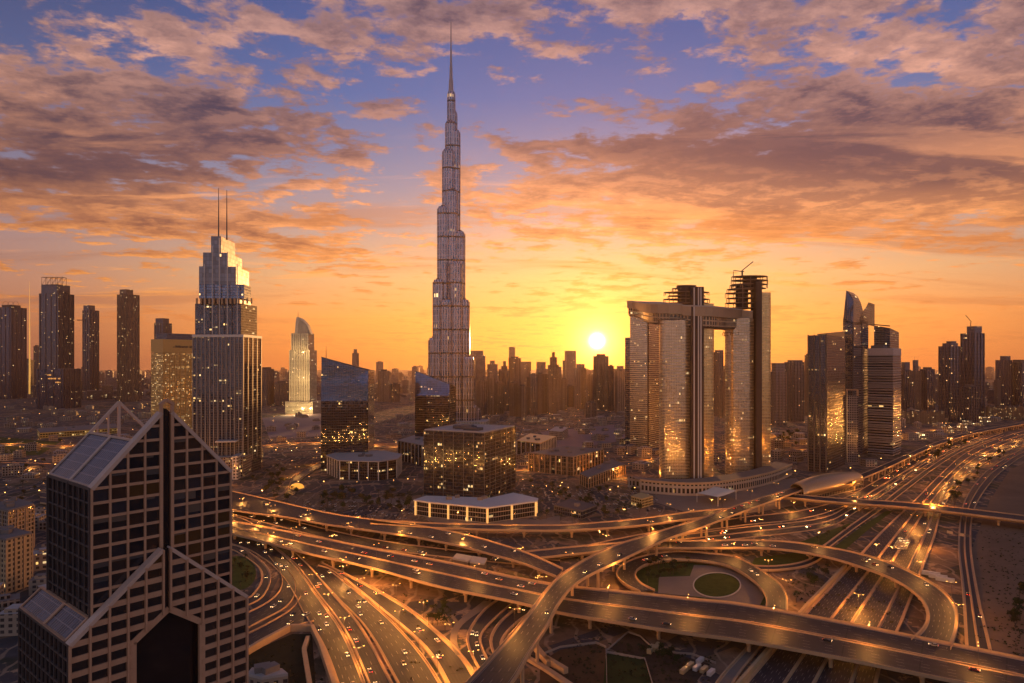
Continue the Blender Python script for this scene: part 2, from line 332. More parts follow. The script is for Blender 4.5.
# ------------------------------------------------------------------ roads
def crom(pts, per=8):
    out = []; n = len(pts)
    for i in range(n - 1):
        p0, p1, p2, p3 = pts[max(i - 1, 0)], pts[i], pts[i + 1], pts[min(i + 2, n - 1)]
        for k in range(per):
            t = k / per
            out.append(.5 * ((2 * p1) + (p2 - p0) * t + (2 * p0 - 5 * p1 + 4 * p2 - p3) * t * t + (3 * p1 - p0 - 3 * p2 + p3) * t ** 3))
    out.append(pts[-1]); return out
def resample(pts, n):
    d = [0]
    for a, b in zip(pts, pts[1:]): d.append(d[-1] + (b - a).length)
    out = []; j = 0
    for i in range(n):
        t = d[-1] * i / (n - 1)
        while j < len(d) - 2 and d[j + 1] < t: j += 1
        s = (t - d[j]) / max(d[j + 1] - d[j], 1e-6); out.append(pts[j].lerp(pts[j + 1], s))
    return out
ROADS = {}
class Road:
    def __init__(s, key, left, right, z, step=9.0):
        def edge(px):
            n = len(px); pts = []
            for i, (x, y) in enumerate(px):
                t = i / (n - 1)
                if isinstance(z, (int, float)): zz = z
                else:
                    k = t * (len(z) - 1); a = min(int(k), len(z) - 2); zz = z[a] + (z[a + 1] - z[a]) * (k - a)
                pts.append(W(x, y, zz))
            return crom(pts)
        l, r = edge(left), edge(right)
        L = sum((b - a).length for a, b in zip(l, l[1:])); n = max(6, int(L / step))
        s.l, s.r, s.n, s.len = resample(l, n), resample(r, n), n, L
        ROADS[key] = s
    def at(s, u, t):                                   # u 0..1 along, t 0..1 across -> point, heading
        k = min(max(u, 0), .9999) * (s.n - 1); i = int(k); f = k - i
        a = s.l[i].lerp(s.l[i + 1], f); b = s.r[i].lerp(s.r[i + 1], f)
        d = (s.l[i + 1] - s.l[i]).lerp(s.r[i + 1] - s.r[i], t)
        return a.lerp(b, t), math.atan2(d.y, d.x)
    def pt(s, i, t, off=0.0, dz=0.0):                  # sample i, fraction t, sideways offset in metres (towards right)
        a, b = s.l[i], s.r[i]; w = (b - a); wl = w.length
        p = a + w * t + w / max(wl, .01) * off; return Vector((p.x, p.y, p.z + dz))
    def strip(s, mb, t0, o0, t1, o1, dz, m=0, i0=0, i1=None):
        i1 = s.n - 1 if i1 is None else i1; u = 0
        for i in range(i0, i1):
            q = [s.pt(i, t0, o0, dz), s.pt(i, t1, o1, dz), s.pt(i + 1, t1, o1, dz), s.pt(i + 1, t0, o0, dz)]
            n = (q[1] - q[0]).cross(q[3] - q[0]); wd = (q[1] - q[0]).length; l = (q[3] - q[0]).length
            uv = [(0, u), (wd, u), (wd, u + l), (0, u + l)]; u += l
            if n.z < 0: q, uv = q[::-1], uv[::-1]
            mb.face(q, m, uv)
    def wall(s, mb, t, off, w, z0, z1, m=0, i0=0, i1=None):
        i1 = s.n - 1 if i1 is None else i1
        for i in range(i0, i1):
            a0, a1 = s.pt(i, t, off - w / 2), s.pt(i, t, off + w / 2); b0, b1 = s.pt(i + 1, t, off - w / 2), s.pt(i + 1, t, off + w / 2)
            up = lambda p, z: Vector((p.x, p.y, p.z + z))
            mb.face([up(a0, z1), up(a1, z1), up(b1, z1), up(b0, z1)], m); mb.face([up(a0, z0), up(a0, z1), up(b0, z1), up(b0, z0)], m)
            mb.face([up(a1, z0), up(b1, z0), up(b1, z1), up(a1, z1)], m)
            if i == i0: mb.face([up(a0, z0), up(a1, z0), up(a1, z1), up(a0, z1)], m)
            if i == i1 - 1: mb.face([up(b0, z0), up(b0, z1), up(b1, z1), up(b1, z0)], m)
    def dashes(s, mb, t, off, dz, m=0, on=4.0, gap=8.0, w=.17):
        pts = [s.pt(i, t, off, dz) for i in range(s.n)]; n = max(2, int(s.len / (on + gap)))
        if gap == 0: segs = [(i, i + 1.0) for i in range(s.n - 1)]
        else:
            ph = random.random() * .9; segs = [((k + ph) / n * (s.n - 1), (k + ph + on / (on + gap)) / n * (s.n - 1)) for k in range(n - 1)]
        def P(k, o): i = min(int(k), s.n - 2); return s.pt(i, t, off + o, dz).lerp(s.pt(i + 1, t, off + o, dz), k - i)
        for a, e in segs:
            q = [P(a, -w / 2), P(a, w / 2), P(e, w / 2), P(e, -w / 2)]
            if (q[1] - q[0]).cross(q[3] - q[0]).z < 0: q = q[::-1]
            mb.face(q, m)
    def width(s): return sorted((a - b).length for a, b in zip(s.l, s.r))[s.n // 4]

def lanes_of(r, sh, meds):                             # lane-line fractions between shoulders and medians
    w = r.width(); ed = [sh / w] + sorted(meds) + [1 - sh / w]; out = []
    for a, b in zip(ed, ed[1:]):
        n = max(1, round((b - a) * w / 4.0)); out.append([a + (b - a) * k / n for k in range(n + 1)])
    return out
def flyover(key, label, left, right, z, meds=(), sh=2.2, deckh=1.9, pier=42, pier_skip=(), step=9.0, cat='flyover', piers=True, par=1.15):
    r = Road(key, left, right, z, step)
    mid = r.pt(r.n // 2, .5); root = thing(key, label, cat, (mid.x, mid.y, 0))
    d = MB(); r.strip(d, 0, 0, 1, 0, 0)
    r.strip(d, .12, 0, .88, 0, -deckh)
    for i in range(r.n - 1):
        for t, t2 in ((0, .12), (1, .88)):
            a, b, a2, b2 = r.pt(i, t), r.pt(i + 1, t), r.pt(i, t2, 0, -deckh), r.pt(i + 1, t2, 0, -deckh)
            am, bm_ = r.pt(i, t, 0, -.7), r.pt(i + 1, t, 0, -.7)
            d.face([a, am, bm_, b]); d.face([am, a2, b2, bm_])
    d.build('deck', concrete, root)
    a = MB(); r.strip(a, 0, sh, 1, -sh, .03)
    a.build('carriageway', asphalt, root)
    for t, o in ((0, .2), (1, -.2)):
        p = MB(); r.wall(p, t, o, .4, .0, par); p.build('parapet', concrete, root)
    for t in meds:
        p = MB(); r.strip(p, t, -1.5, t, 1.5, .06); r.wall(p, t, 0, .6, .06, .95); p.build('median_barrier', concrete, root)
    lm = MB()
    for grp in lanes_of(r, sh, meds):
        for k, t in enumerate(grp):
            if 0 < k < len(grp) - 1: r.dashes(lm, t, 0, .07)
            else: r.dashes(lm, t, (.5 if k == 0 else -.5) + (1.6 * (1 if k == 0 else -1) if (t in meds) else 0), .07, gap=0, w=.2)
    lm.build('lane_marking', paint, root)
    if piers:
        n = max(1, int(r.len / pier))
        for k in range(n):
            u = (k + .5) / n
            if any(a <= u <= b for a, b in pier_skip): continue
            i = int(u * (r.n - 1)); w = (r.r[i] - r.l[i]).length
            ts = (.5,) if w < 16 else (.28, .72) if w < 36 else (.15, .5, .85)
            zt = r.pt(i, .5).z - deckh + .1
            if zt < 1.5: continue
            for t in ts:
                p = r.pt(i, t); a1, a2 = r.pt(i, t, -min(w * .3, 4)), r.pt(i, t, min(w * .3, 4))
                pb = MB(); rr = .95 if w < 20 else 1.1
                pb.cyl(p.x, p.y, -.3, zt - 1.6, rr, n=12)
                pb.cyl(p.x, p.y, zt - 3.2, zt - 1.4, rr, rr * 1.6, n=12)
                pb.bar((a1.x, a1.y, zt - .75), (a2.x, a2.y, zt - .75), 1.9, 1.5)
                pb.build('pillar', concrete, root)
    return r
LAYER = [0.04]
def ground_road(key, left, right, meds=(), sh=1.2, edge=True, step=10.0, medw=1.6, kerb=None, z=0.0, name='road', mat=None, mark=True):
    LAYER[0] += .012; dz = LAYER[0]
    r = Road(key, left, right, z, step)
    a = MB(); r.strip(a, 0, 0, 1, 0, dz)
    root = a.build(name, mat or asphalt); tag(root, kind='structure')
    if edge:
        k = MB()
        for t, o in ((0, .35), (1, -.35)): r.wall(k, t, o, .7, -.2, dz + .75)
        for t, s_ in ((0, 1), (1, -1)): r.strip(k, t, .6 * s_, t, (.6 + sh) * s_, dz + .006)
        k.build('kerb', concrete, root)
    for t in meds:
        k = MB(); r.strip(k, t, -medw, t, medw, dz + .008); r.wall(k, t, 0, .7, 0, dz + .9); k.build('median_barrier', concrete, root)
    if mark:
        lm = MB()
        for grp in lanes_of(r, sh + .7, meds):
            for kx, t in enumerate(grp):
                if 0 < kx < len(grp) - 1: r.dashes(lm, t, 0, dz + .01)
        if lm.f: lm.build('lane_marking', paint, root)
    return r
def patch(name, px, mat, z=None, kind='structure'):
    LAYER[0] += .008; zz = LAYER[0] if z is None else z
    mb = MB(); q = [W(x, y, zz) for x, y in px]
    a = sum(p.x * q[(i + 1) % len(q)].y - q[(i + 1) % len(q)].x * p.y for i, p in enumerate(q))
    mb.face(q if a > 0 else q[::-1]); return tag(mb.build(name, mat), kind=kind)
def oval(cx, cy, rx, ry, n=40): return [(cx + rx * math.cos(2 * math.pi * i / n), cy + ry * math.sin(2 * math.pi * i / n)) for i in range(n)]

# plots first, then the roads over them
patch('sand_lot', [(965, 640), (968, 560), (990, 500), (1010, 470), (1060, 445), (1300, 430), (1300, 800), (1000, 800)], sand)
patch('lawn', [(790, 546), (850, 523), (852, 530), (822, 545), (800, 549)], grass)
patch('lawn', [(834, 547), (862, 526), (886, 511), (893, 511), (868, 530), (846, 549)], grass)
patch('lawn', [(745, 575), (755, 558), (800, 552), (816, 556), (800, 564), (770, 569)], grass)
patch('lawn', [(636, 588), (628, 572), (650, 562), (690, 556), (735, 562), (760, 575), (772, 592), (770, 606), (700, 598)], grass)
patch('paving', [(658, 593), (659, 577), (690, 576), (694, 565), (735, 566), (757, 580), (764, 597), (760, 605), (700, 597)], paving)
patch('lawn', oval(717, 585, 23, 12), plain('oval_lawn', (.055, .07, .012), .95, var=.75, scale=.16, spec=.1))
for _i in range(1):
    mb = MB(); o_ = [W(x, y, .3) for x, y in oval(717, 585, 23.6, 12.4)]
    for i in range(40): mb.bar(o_[i], o_[(i + 1) % 40], .8, .7)
    tag(mb.build('kerb_ring', plain('pale_kerb', (.5, .42, .32), .8)), kind='structure')
patch('yard', [(540, 662), (560, 650), (596, 644), (605, 648), (606, 690), (590, 720), (540, 720)], plain('earth', (.10, .055, .025), .95, var=.5, scale=.06, spec=.1))
patch('lawn', [(606, 653), (645, 660), (655, 690), (660, 720), (600, 720)], plain('dark_turf', (.034, .046, .012), .95, var=.25, scale=.08, spec=.1))
patch('yard', [(607, 648), (630, 632), (645, 638), (655, 648), (680, 655), (710, 664), (690, 690), (660, 700), (644, 660)], plain('earth2', (.075, .048, .028), .95, var=.6, scale=.12, spec=.1))
patch('lawn', [(240, 660), (255, 650), (292, 634), (312, 634), (316, 690), (240, 720)], plain('scrub', (.034, .030, .013), .95, var=.6, scale=.12, spec=.1))
patch('lawn', oval(238, 573, 18, 17), grass)
patch('plaza', [(330, 500), (400, 505), (440, 525), (560, 525), (560, 515), (540, 520), (415, 512), (400, 498)], paving)
patch('plaza', [(640, 497), (700, 517), (760, 512), (820, 500), (796, 478), (700, 490)], paving)
patch('sand_lot', [(262, 418), (322, 412), (322, 436), (270, 440)], plain('mauve_sand', (.26, .17, .15), .95, var=.3, scale=.01))
patch('sand_lot', [(540, 432), (620, 424), (628, 440), (560, 450)], plain('mauve_sand', (.26, .17, .15)))
patch('lawn', [(-100, 440), (0, 437), (60, 442), (40, 455), (-100, 460)], grass)

# the ground-level roads
ground_road('lower_road', [(180, 492), (280, 518), (360, 537), (440, 549), (560, 561)], [(180, 500), (280, 527), (360, 546), (440, 557), (560, 569)])
ground_road('far_road', [(560, 551), (640, 540), (700, 533), (740, 528), (819, 519), (850, 505), (880, 487), (915, 466), (950, 448), (1000, 431)],
            [(560, 559), (640, 549), (700, 543), (740, 539), (825, 528), (858, 511), (888, 492), (922, 468), (955, 450), (1003, 432.5)], meds=(.5,))
ground_road('frontage_road', [(580, 547), (650, 533), (740, 518), (800, 511), (845, 498), (880, 479), (930, 452), (980, 433)],
            [(580, 552), (650, 539), (740, 526), (805, 518.5), (850, 504), (884, 484), (934, 455), (984, 435)])
ground_road('slip_road', [(823, 546), (854, 523), (877, 507), (900, 489), (930, 467), (960, 449), (1000, 434)],
            [(829, 548), (860, 525), (884, 508), (908, 489), (937, 467), (965, 450), (1004, 435)], edge=True)
ground_road('highway', [(713, 720), (745, 683), (807, 611), (846, 570), (880, 533), (915, 500), (940, 475), (966, 453), (995, 440), (1024, 431), (1060, 422), (1140, 408), (1300, 394)],
            [(868, 720), (876, 690), (885, 655), (899, 631), (912, 599), (922, 573), (935, 538), (942, 512), (955, 490), (975, 470), (1000, 455), (1024, 445), (1060, 432), (1140, 414), (1300, 398)],
            meds=(.30, .52, .80), sh=1.5, medw=1.2, step=14)
ground_road('service_road', [(975, 760), (966, 660), (962, 590), (958, 549), (960, 520), (965, 500), (978, 480), (994, 466), (1024, 449), (1080, 430)],
            [(1010, 760), (994, 660), (980, 600), (972, 553), (972, 522), (977, 504), (990, 484), (1004, 470), (1032, 452), (1086, 432)], meds=(.5,), medw=.8)
ground_road('left_motorway', [(60, 522), (140, 526), (230, 544), (266, 561), (287, 583), (302, 611), (322, 646), (338, 690), (346, 720)],
            [(60, 512), (140, 512), (230, 526), (262, 540), (292, 563), (318, 597), (344, 634), (368, 690), (378, 720)], sh=1.2)
ground_road('centre_motorway', [(140, 510), (230, 524), (263, 540), (294, 563), (320, 597), (346, 634), (370, 690), (380, 720)],
            [(140, 504), (230, 515), (278, 541), (306, 563), (332, 593), (362, 628), (396, 690), (408, 720)], sh=1.0)
ground_road('inner_motorway', [(308, 566), (336, 597), (366, 629), (400, 690), (412, 720)], [(330, 571), (362, 596), (392, 622), (422, 655), (445, 690), (462, 720)], sh=1.2)
ground_road('outer_motorway', [(318, 566), (334, 572), (374, 605), (422, 647), (448, 690), (464, 720)], [(322, 563), (364, 583), (408, 608), (438, 632), (466, 660), (484, 690), (500, 720)], sh=2.2)
ground_road('garden_road', [(225, 545), (242, 548), (266, 566), (271, 580), (263, 597), (248, 606), (225, 612)], [(225, 550), (236, 552), (257, 567), (261, 580), (255, 592), (247, 599), (225, 604)], step=6)
ground_road('loop_ramp', [(268, 556), (280, 572), (281, 588), (270, 601), (248, 613), (225, 622)], [(285, 566), (295, 582), (294, 597), (283, 610), (262, 621), (235, 636)], step=6)
ground_road('exit_ramp', [(301, 596), (292, 609), (268, 624), (235, 640)], [(314, 622), (296, 627), (275, 640), (240, 660)], step=6)
ground_road('underpass_road', [(505, 595), (484, 610), (469, 630), (467, 645), (477, 668), (490, 690)], [(518, 600), (500, 615), (484, 632), (482, 645), (493, 668), (508, 690)], step=6)
ground_road('underpass_lane', [(530, 600), (505, 617), (491, 635), (491, 650), (502, 670)], [(545, 604), (520, 621), (505, 637), (503, 650), (514, 670)], step=6)
ground_road('footpath', [(484, 601), (457, 623), (450, 640), (456, 656)], [(494, 603), (464, 624), (457, 640), (462, 655)], edge=False, mat=paving, mark=False, step=6)
ground_road('access_road', [(700, 720), (716, 683), (745, 650), (765, 628)], [(722, 720), (735, 683), (757, 654), (775, 632)], edge=True, mat=paving, mark=False)
ground_road('park_road', [(225, 497), (262, 500), (285, 493), (293, 478), (312, 466), (330, 460)], [(225, 502), (266, 504), (294, 495), (300, 481), (318, 469), (332, 463)], edge=True, step=6)
ground_road('boulevard', [(-300, 470), (0, 463), (120, 470), (200, 480), (230, 488)], [(-300, 482), (0, 471), (120, 476), (200, 486), (230, 494)])
ground_road('market_street', [(258, 447), (300, 443), (360, 444), (425, 449)], [(258, 449.5), (300, 445.5), (360, 446.5), (425, 451.5)], mark=False)
ground_road('park_street', [(478, 478), (530, 470), (590, 474), (660, 483)], [(478, 481), (530, 473), (590, 477), (660, 486)], mark=False)
ground_road('old_street', [(-60, 446), (20, 444), (90, 449), (150, 460)], [(-60, 448.5), (20, 446.5), (90, 452), (150, 463.5)], mark=False)
ground_road('tower_street', [(775, 452), (840, 446), (900, 436), (960, 426)], [(775, 454.5), (840, 448.5), (900, 438), (960, 428)], mark=False)
ground_road('city_road', [(540, 455), (590, 462), (640, 461), (700, 452), (800, 440)], [(540, 458), (590, 466), (640, 465), (700, 455), (800, 442)])

# the flyovers
flyover('double_flyover', 'wide double-carriageway flyover sweeping across the whole foreground below all other bridges', 
        [(40, 492), (150, 508), (230, 521), (304, 535), (379, 550), (455, 564), (512, 577), (566, 586), (640, 593.5), (700, 600), (740, 604), (830, 620), (930, 640), (1024, 659), (1120, 680)],
        [(40, 503), (150, 519), (230, 534), (304, 553), (370, 568), (438, 587), (512, 602), (562, 614), (640, 627), (700, 636), (740, 641), (830, 657), (934, 678), (1024, 696), (1120, 715)],
        [2, 4, 9, 9, 9, 9, 9, 9, 9, 9, 9], meds=(.5,), sh=3.2, pier=48)
flyover('rear_flyover', 'long flyover curving from the left edge down under the slim high bridge', 
        [(150, 474), (230, 491), (265, 499), (300, 507), (335, 514.5), (380, 521), (426, 527), (470, 536), (505, 546), (532, 555), (563, 569)],
        [(140, 492), (230, 510), (283, 517), (318, 523.5), (362, 530), (405, 536), (453, 545), (488, 554), (523, 564), (556, 577)], [5, 8, 8, 8, 8.5], sh=2.5, meds=())
flyover('thin_flyover', 'thin far flyover running level in front of the white-roofed pavilion', [(370, 519.5), (420, 523), (470, 524.5), (520, 525.4), (570, 525), (640, 519), (693, 512), (740, 508)],
        [(370, 524), (420, 527.5), (470, 529.5), (520, 530.8), (570, 530.6), (640, 526), (693, 519), (742, 514)], 8, sh=1.4)
flyover('loop_flyover', 'flyover curling round to the right above the busy highway', 
        [(515, 553), (580, 546.5), (640, 542), (700, 541), (771, 541), (824.5, 547), (878, 559), (920.6, 577), (945.5, 593), (957, 609), (958, 628), (951, 650)],
        [(525, 560), (580, 554), (640, 549), (700, 548.5), (771, 549), (824.5, 557), (871, 571), (899, 583), (919, 598), (926, 612), (924, 626), (911, 640)], [4, 8, 8, 8, 8, 8, 9], sh=1.8, step=7)
flyover('ring_ramp', 'circular ramp enclosing the oval lawn and the planted garden',
        [(640, 592), (624, 584), (616, 574), (624, 564), (645, 556), (675.5, 552), (705, 553.5), (737, 558), (771, 577), (786, 593), (788, 612)],
        [(655, 590.5), (642, 584), (636, 576), (639, 569), (652, 563), (675, 560), (703, 561.5), (730, 567), (753, 581), (765, 596), (765, 611)], [8, 5, 3, 3, 3, 5, 8], sh=1.0, step=6, piers=False, deckh=2.6)
flyover('inner_loop_ramp', 'small golden-edged ramp bending behind the ring ramp', [(748, 566), (775, 566.5), (800, 563), (816, 556), (815, 552)], [(748, 570), (776, 570.5), (805, 566.5), (822, 558), (822, 552)], 1.5, sh=.6, step=5, piers=False, deckh=1.4)
flyover('footbridge', 'straight narrow bridge crossing the highway beside the vaulted station', [(780, 493), (830, 498), (920, 504), (1024, 516), (1120, 527)], [(780, 497), (830, 502), (920, 509), (1024, 521.5), (1120, 533)], 9, sh=.8, pier=60, deckh=2.8, cat='bridge')
flyover('high_bridge', 'slim high bridge rising from the lower edge and curving to the station', 
        [(440, 710), (467, 683), (498, 649.5), (528, 614), (548.7, 587), (569.5, 569), (608, 548.4), (653, 533.5), (700, 519), (745, 503), (800, 486)],
        [(484, 710), (513, 683), (531, 652.5), (548.7, 625.7), (561, 602), (581, 581), (623, 560), (667.6, 539.5), (700, 528.5), (750, 509.5), (804, 490)], [27, 26.5, 26, 24, 20, 18, 16, 15.5, 15, 14, 13], sh=1.5, pier=44, deckh=1.7, meds=())
flyover('metro_viaduct', 'slender rail viaduct leading from the vaulted station into the distance', [(846, 480), (880, 466.5), (933, 443.5), (970, 432), (1024, 422), (1100, 409)], [(852, 483), (886, 468.8), (937, 445.5), (975, 433.5), (1030, 423.3), (1104, 410)], [13, 11, 10, 10, 10], sh=.8, pier=40, cat='viaduct', meds=())
# ------------------------------------------------------------------ facades
f_dark = facade('dark_glass', (.10, .12, .17), (.10, .085, .08), 3.2, 3.9, .14, .22, lit=.10)
f_blue = facade('blue_glass', (.16, .20, .30), (.10, .09, .10), 2.6, 3.9, .10, .16, lit=.10)
f_warm = facade('warm_stone', (.12, .10, .09), (.32, .23, .16), 3.4, 3.6, .38, .34, lit=.10)
f_gold = facade('gold_grid', (.42, .25, .08), (.78, .48, .15), 3.4, 3.5, .30, .38, lit=1.9, litst=.9, litcol=(1, .46, .08), metal=.6)  # gold base and orange window glow raised to make the front look lit
f_pale = facade('pale_stone', (.26, .22, .16), (.62, .52, .34), 4.0, 4.2, .40, .30, lit=.30, litcol=(1, .68, .28))
f_band = facade('louvred', (.06, .06, .075), (.30, .25, .23), 9.0, 4.4, .0, .42, lit=.03, cluster=.2)
f_office = facade('office_glass', (.11, .13, .17), (.13, .115, .10), 2.4, 4.2, .08, .14, lit=.20, cluster=1.0, wob=.05)
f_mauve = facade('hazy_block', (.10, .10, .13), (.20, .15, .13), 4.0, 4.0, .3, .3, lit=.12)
f_navy = facade('navy_glass', (.09, .11, .17), (.07, .065, .075), 3.6, 4.0, .12, .2, lit=.05)
f_low = facade('low_house', (.10, .08, .07), (.34, .25, .17), 4.5, 3.6, .5, .45, lit=.3, metal=.3)
roofd = plain('dark_roof', (.10, .085, .075), .85, var=.3)

def corner(xa, xc, xb, D, deg):
    """footprint whose nearest corner is seen at column xc, sides running to columns xa and xb"""
    th = R(deg); cs, sn = math.cos(th), math.sin(th); C = (XA(xc, D), D); k = lambda x: (x - CX) / F
    a = (C[0] - k(xa) * D) / (cs - k(xa) * sn); b = (C[0] - k(xb) * D) / (sn + k(xb) * cs)
    a, b = min(max(abs(a), 2), 160), min(max(abs(b), 2), 160)
    L = (C[0] - a * cs, C[1] - a * sn); Rr = (C[0] - b * sn, C[1] + b * cs)
    return [L, C, Rr, (L[0] + Rr[0] - C[0], L[1] + Rr[1] - C[1])]
def rect(xa, xb, D, deg=0, ratio=.8):
    w = (xb - xa) / F * D; th = R(deg); a = w / (abs(math.cos(th)) + ratio * abs(math.sin(th))); b = a * ratio
    dep = (a * abs(math.sin(th)) + b * abs(math.cos(th))) / 2; Dm = D + dep; cx = XA((xa + xb) / 2, D + dep * .3)
    return [(cx + x * math.cos(th) - y * math.sin(th), Dm + x * math.sin(th) + y * math.cos(th)) for x, y in ((-a / 2, -b / 2), (a / 2, -b / 2), (a / 2, b / 2), (-a / 2, b / 2))]
def shrink(poly, f, dx=0.0, dy=0.0):
    cx = sum(p[0] for p in poly) / len(poly); cy = sum(p[1] for p in poly) / len(poly)
    return [(cx + dx + (p[0] - cx) * f, cy + dy + (p[1] - cy) * f) for p in poly]
def cen(poly): return (sum(p[0] for p in poly) / len(poly), sum(p[1] for p in poly) / len(poly))
FOOT = []                                            # centre and radius of everything standing, to keep the fillers clear
def foot(poly):
    c = cen(poly); FOOT.append((c[0], c[1], max(math.hypot(p[0] - c[0], p[1] - c[1]) for p in poly)))
def roofkit(poly, z, root, mat=None, n=3, s=1.0):
    """parapet and plant boxes on a roof"""
    p = MB(); q = shrink(poly, .985); n_ = len(poly)
    for i in range(n_):
        a, b = q[i], q[(i + 1) % n_]; p.bar((*a, z + .55 * s), (*b, z + .55 * s), .5, 1.1 * s)
    p.build('roof_parapet', mat or roofm, root)
    c = cen(poly); e1 = (Vector(poly[1]) - Vector(poly[0])); e2 = (Vector(poly[-1]) - Vector(poly[0])); rz = math.atan2(e1.y, e1.x)
    for k in range(n):
        u, v = random.uniform(-.28, .28), random.uniform(-.28, .28); sx, sy, sz = e1.length * random.uniform(.12, .3), e2.length * random.uniform(.12, .3), random.uniform(2, 4.5) * s
        b = MB(); b.box((c[0] + e1.x * u + e2.x * v, c[1] + e1.y * u + e2.y * v, z + sz / 2 + .02 * k + .01), (sx, sy, sz), rz); b.build('rooftop_plant', roofd, root)
def tower(name, label, tiers, mats, cat='tower', group=None, crown=None, mast=None):
    """tiers: list of (footprint, z0, z1)"""
    root = thing(name, label, cat, (*cen(tiers[0][0]), 0), 0, group); foot(tiers[0][0])
    for i, (poly, z0, z1) in enumerate(tiers):
        b = MB(); b.prism(poly, z0, z1); b.build('shaft' if i == 0 else 'setback', mats, root)
    return root
def mast(root, x, y, z0, z1, r=.5, name='mast', mat=None):
    b = MB(); b.cyl(x, y, z0, z1, r, r * .35, n=8); return b.build(name, mat or steel, root)

# ------------------------------------------------------------------ foreground gabled tower with the stone lattice
def foreground():
    ang = R(50); U = Vector((math.cos(ang), math.sin(ang), 0)); V = Vector((-math.sin(ang), math.cos(ang), 0)); N = -V
    root = thing('gabled_tower', 'foreground gabled tower of dark glass behind a brown stone lattice', 'tower', (-100, 200, 0))
    stone = plain('brown_granite', (.56, .30, .165), .55, var=.3, scale=.25)
    trim = plain('pale_coping', (.62, .42, .30), .6, var=.2, scale=.2)
    dark = plain('window_glass', (.012, .010, .012), .06, 0, var=.3, spec=.6)
    sky_ = None
    m, g, b = principled('skylight_glass')
    u, v, _ = g.sep(g.n('ShaderNodeUVMap').outputs[0])
    ln = g.m('MAXIMUM', g.m('LESS_THAN', g.m('FRACT', g.m('DIVIDE', u, 1.25)), .16), g.m('LESS_THAN', g.m('FRACT', g.m('DIVIDE', v, 2.6)), .09))
    wn = g.n('ShaderNodeTexWhiteNoise', noise_dimensions='2D'); g.put(wn.inputs[0], g.xyz(g.m('FLOOR', g.m('DIVIDE', u, 1.25)), g.m('FLOOR', g.m('DIVIDE', v, 2.6))))
    g.put(b.inputs['Base Color'], g.mix(ln, g.v('SCALE', (.055, .06, .085), scale=g.m('MULTIPLY_ADD', wn.outputs[0], .8, .5)), (.20, .17, .17))); b.inputs['Roughness'].default_value = .25; b.inputs['Metallic'].default_value = .3
    skyl = m
    lattice = plain('dark_mullion', (.10, .075, .065), .5, .2)
    def P(o, s, q, z, off=0): p = o + U * s + V * q + N * off; return Vector((p.x, p.y, z))
    panes = []
    def front(o, L, zbase, zeave, zap, cols, fl, bw, bh, gw, hole=None, off=.25):
        """one gabled front: lattice bars and panes"""
        mid = L / 2; top = lambda s: zeave + (zap - zeave) * (1 - abs(s - mid) / mid)
        half = mid - gw / 2; cw = half / cols
        ss = [k * cw for k in range(cols + 1)] + [mid + gw / 2 + k * cw for k in range(cols + 1)]
        hb = (lambda s: hole[2] + (hole[3] - hole[2]) * (1 - abs(s - (hole[0] + hole[1]) / 2) / ((hole[1] - hole[0]) / 2)) if hole[0] < s < hole[1] else -1) if hole else (lambda s: -1)
        lat = MB()
        for s in ss:
            zb = max(zbase, hb(s)); zt = top(s)
            lat.bar(P(o, s, 0, zb, off), P(o, s, 0, zt, off), bw, .5, up=tuple(U))
        rows = []; z = zeave - fl * math.floor((zeave - zbase) / fl)
        while z < zap: rows.append(z); z += fl
        for z in rows:
            for a, b_ in ((0, mid - gw / 2), (mid + gw / 2, L)):
                x0, x1 = a, b_
                if z > zeave:
                    d = mid * (1 - (z - zeave) / (zap - zeave)); x0, x1 = max(a, mid - d), min(b_, mid + d)
                segs = [(x0, x1)]
                if hole and z < hole[3]:
                    hm = (hole[0] + hole[1]) / 2; hw = (hole[1] - hole[0]) / 2
                    if z > hole[2]: hw *= (hole[3] - z) / (hole[3] - hole[2])
                    segs = [(x0, min(x1, hm - hw)), (max(x0, hm + hw), x1)]
                for p0, p1 in segs:
                    if p1 - p0 > .4: lat.bar(P(o, p0, 0, z, off - .02), P(o, p1, 0, z, off - .02), .44, bh)
        lat.build('stone_lattice', stone, root)
        cop = MB()
        for a, b_ in ((0, mid - gw / 2), (mid + gw / 2, L)):
            cop.bar(P(o, a, 0, top(a), off - .75), P(o, b_, 0, top(b_), off - .75), 2.7, .95)
        cop.build('gable_coping', trim, root)
        # panes one per cell
        zs = rows + [zap]
        for i in range(len(ss) - 1):
            if i == cols: continue
            for j in range(len(rows)):
                a, b_ = ss[i], ss[i + 1]; z0, z1 = rows[j], rows[j] + fl
                cell = [(a, z0), (b_, z0), (b_, z1), (a, z1)]; poly = []      # the cell cut off under the sloping gable
                for q in range(4):
                    p0, p1 = cell[q], cell[(q + 1) % 4]; d0, d1 = top(p0[0]) - p0[1], top(p1[0]) - p1[1]
                    if d0 >= 0: poly.append(p0)
                    if d0 * d1 < 0: t = d0 / (d0 - d1); poly.append((p0[0] + (p1[0] - p0[0]) * t, p0[1] + (p1[1] - p0[1]) * t))
                if len(poly) < 3: continue
                if hole and hole[0] < (a + b_) / 2 < hole[1] and z0 < hb((a + b_) / 2): continue
                panes.append((o, poly, z0))
    # upper block
    ou = Vector((-106.6, 173, 0)); Lu, Mu, ze, zp = 36.7, 32.4, 132.8, 152.6
    body = MB()
    def bl(o, L, M, zt, m=0): 
        body.prism([tuple((o + U * a + V * b_).xy) for a, b_ in ((0, 0), (L, 0), (L, M), (0, M))], 0, zt, m, 0)
    bl(ou + V * .02, Lu, Mu, ze - .3)
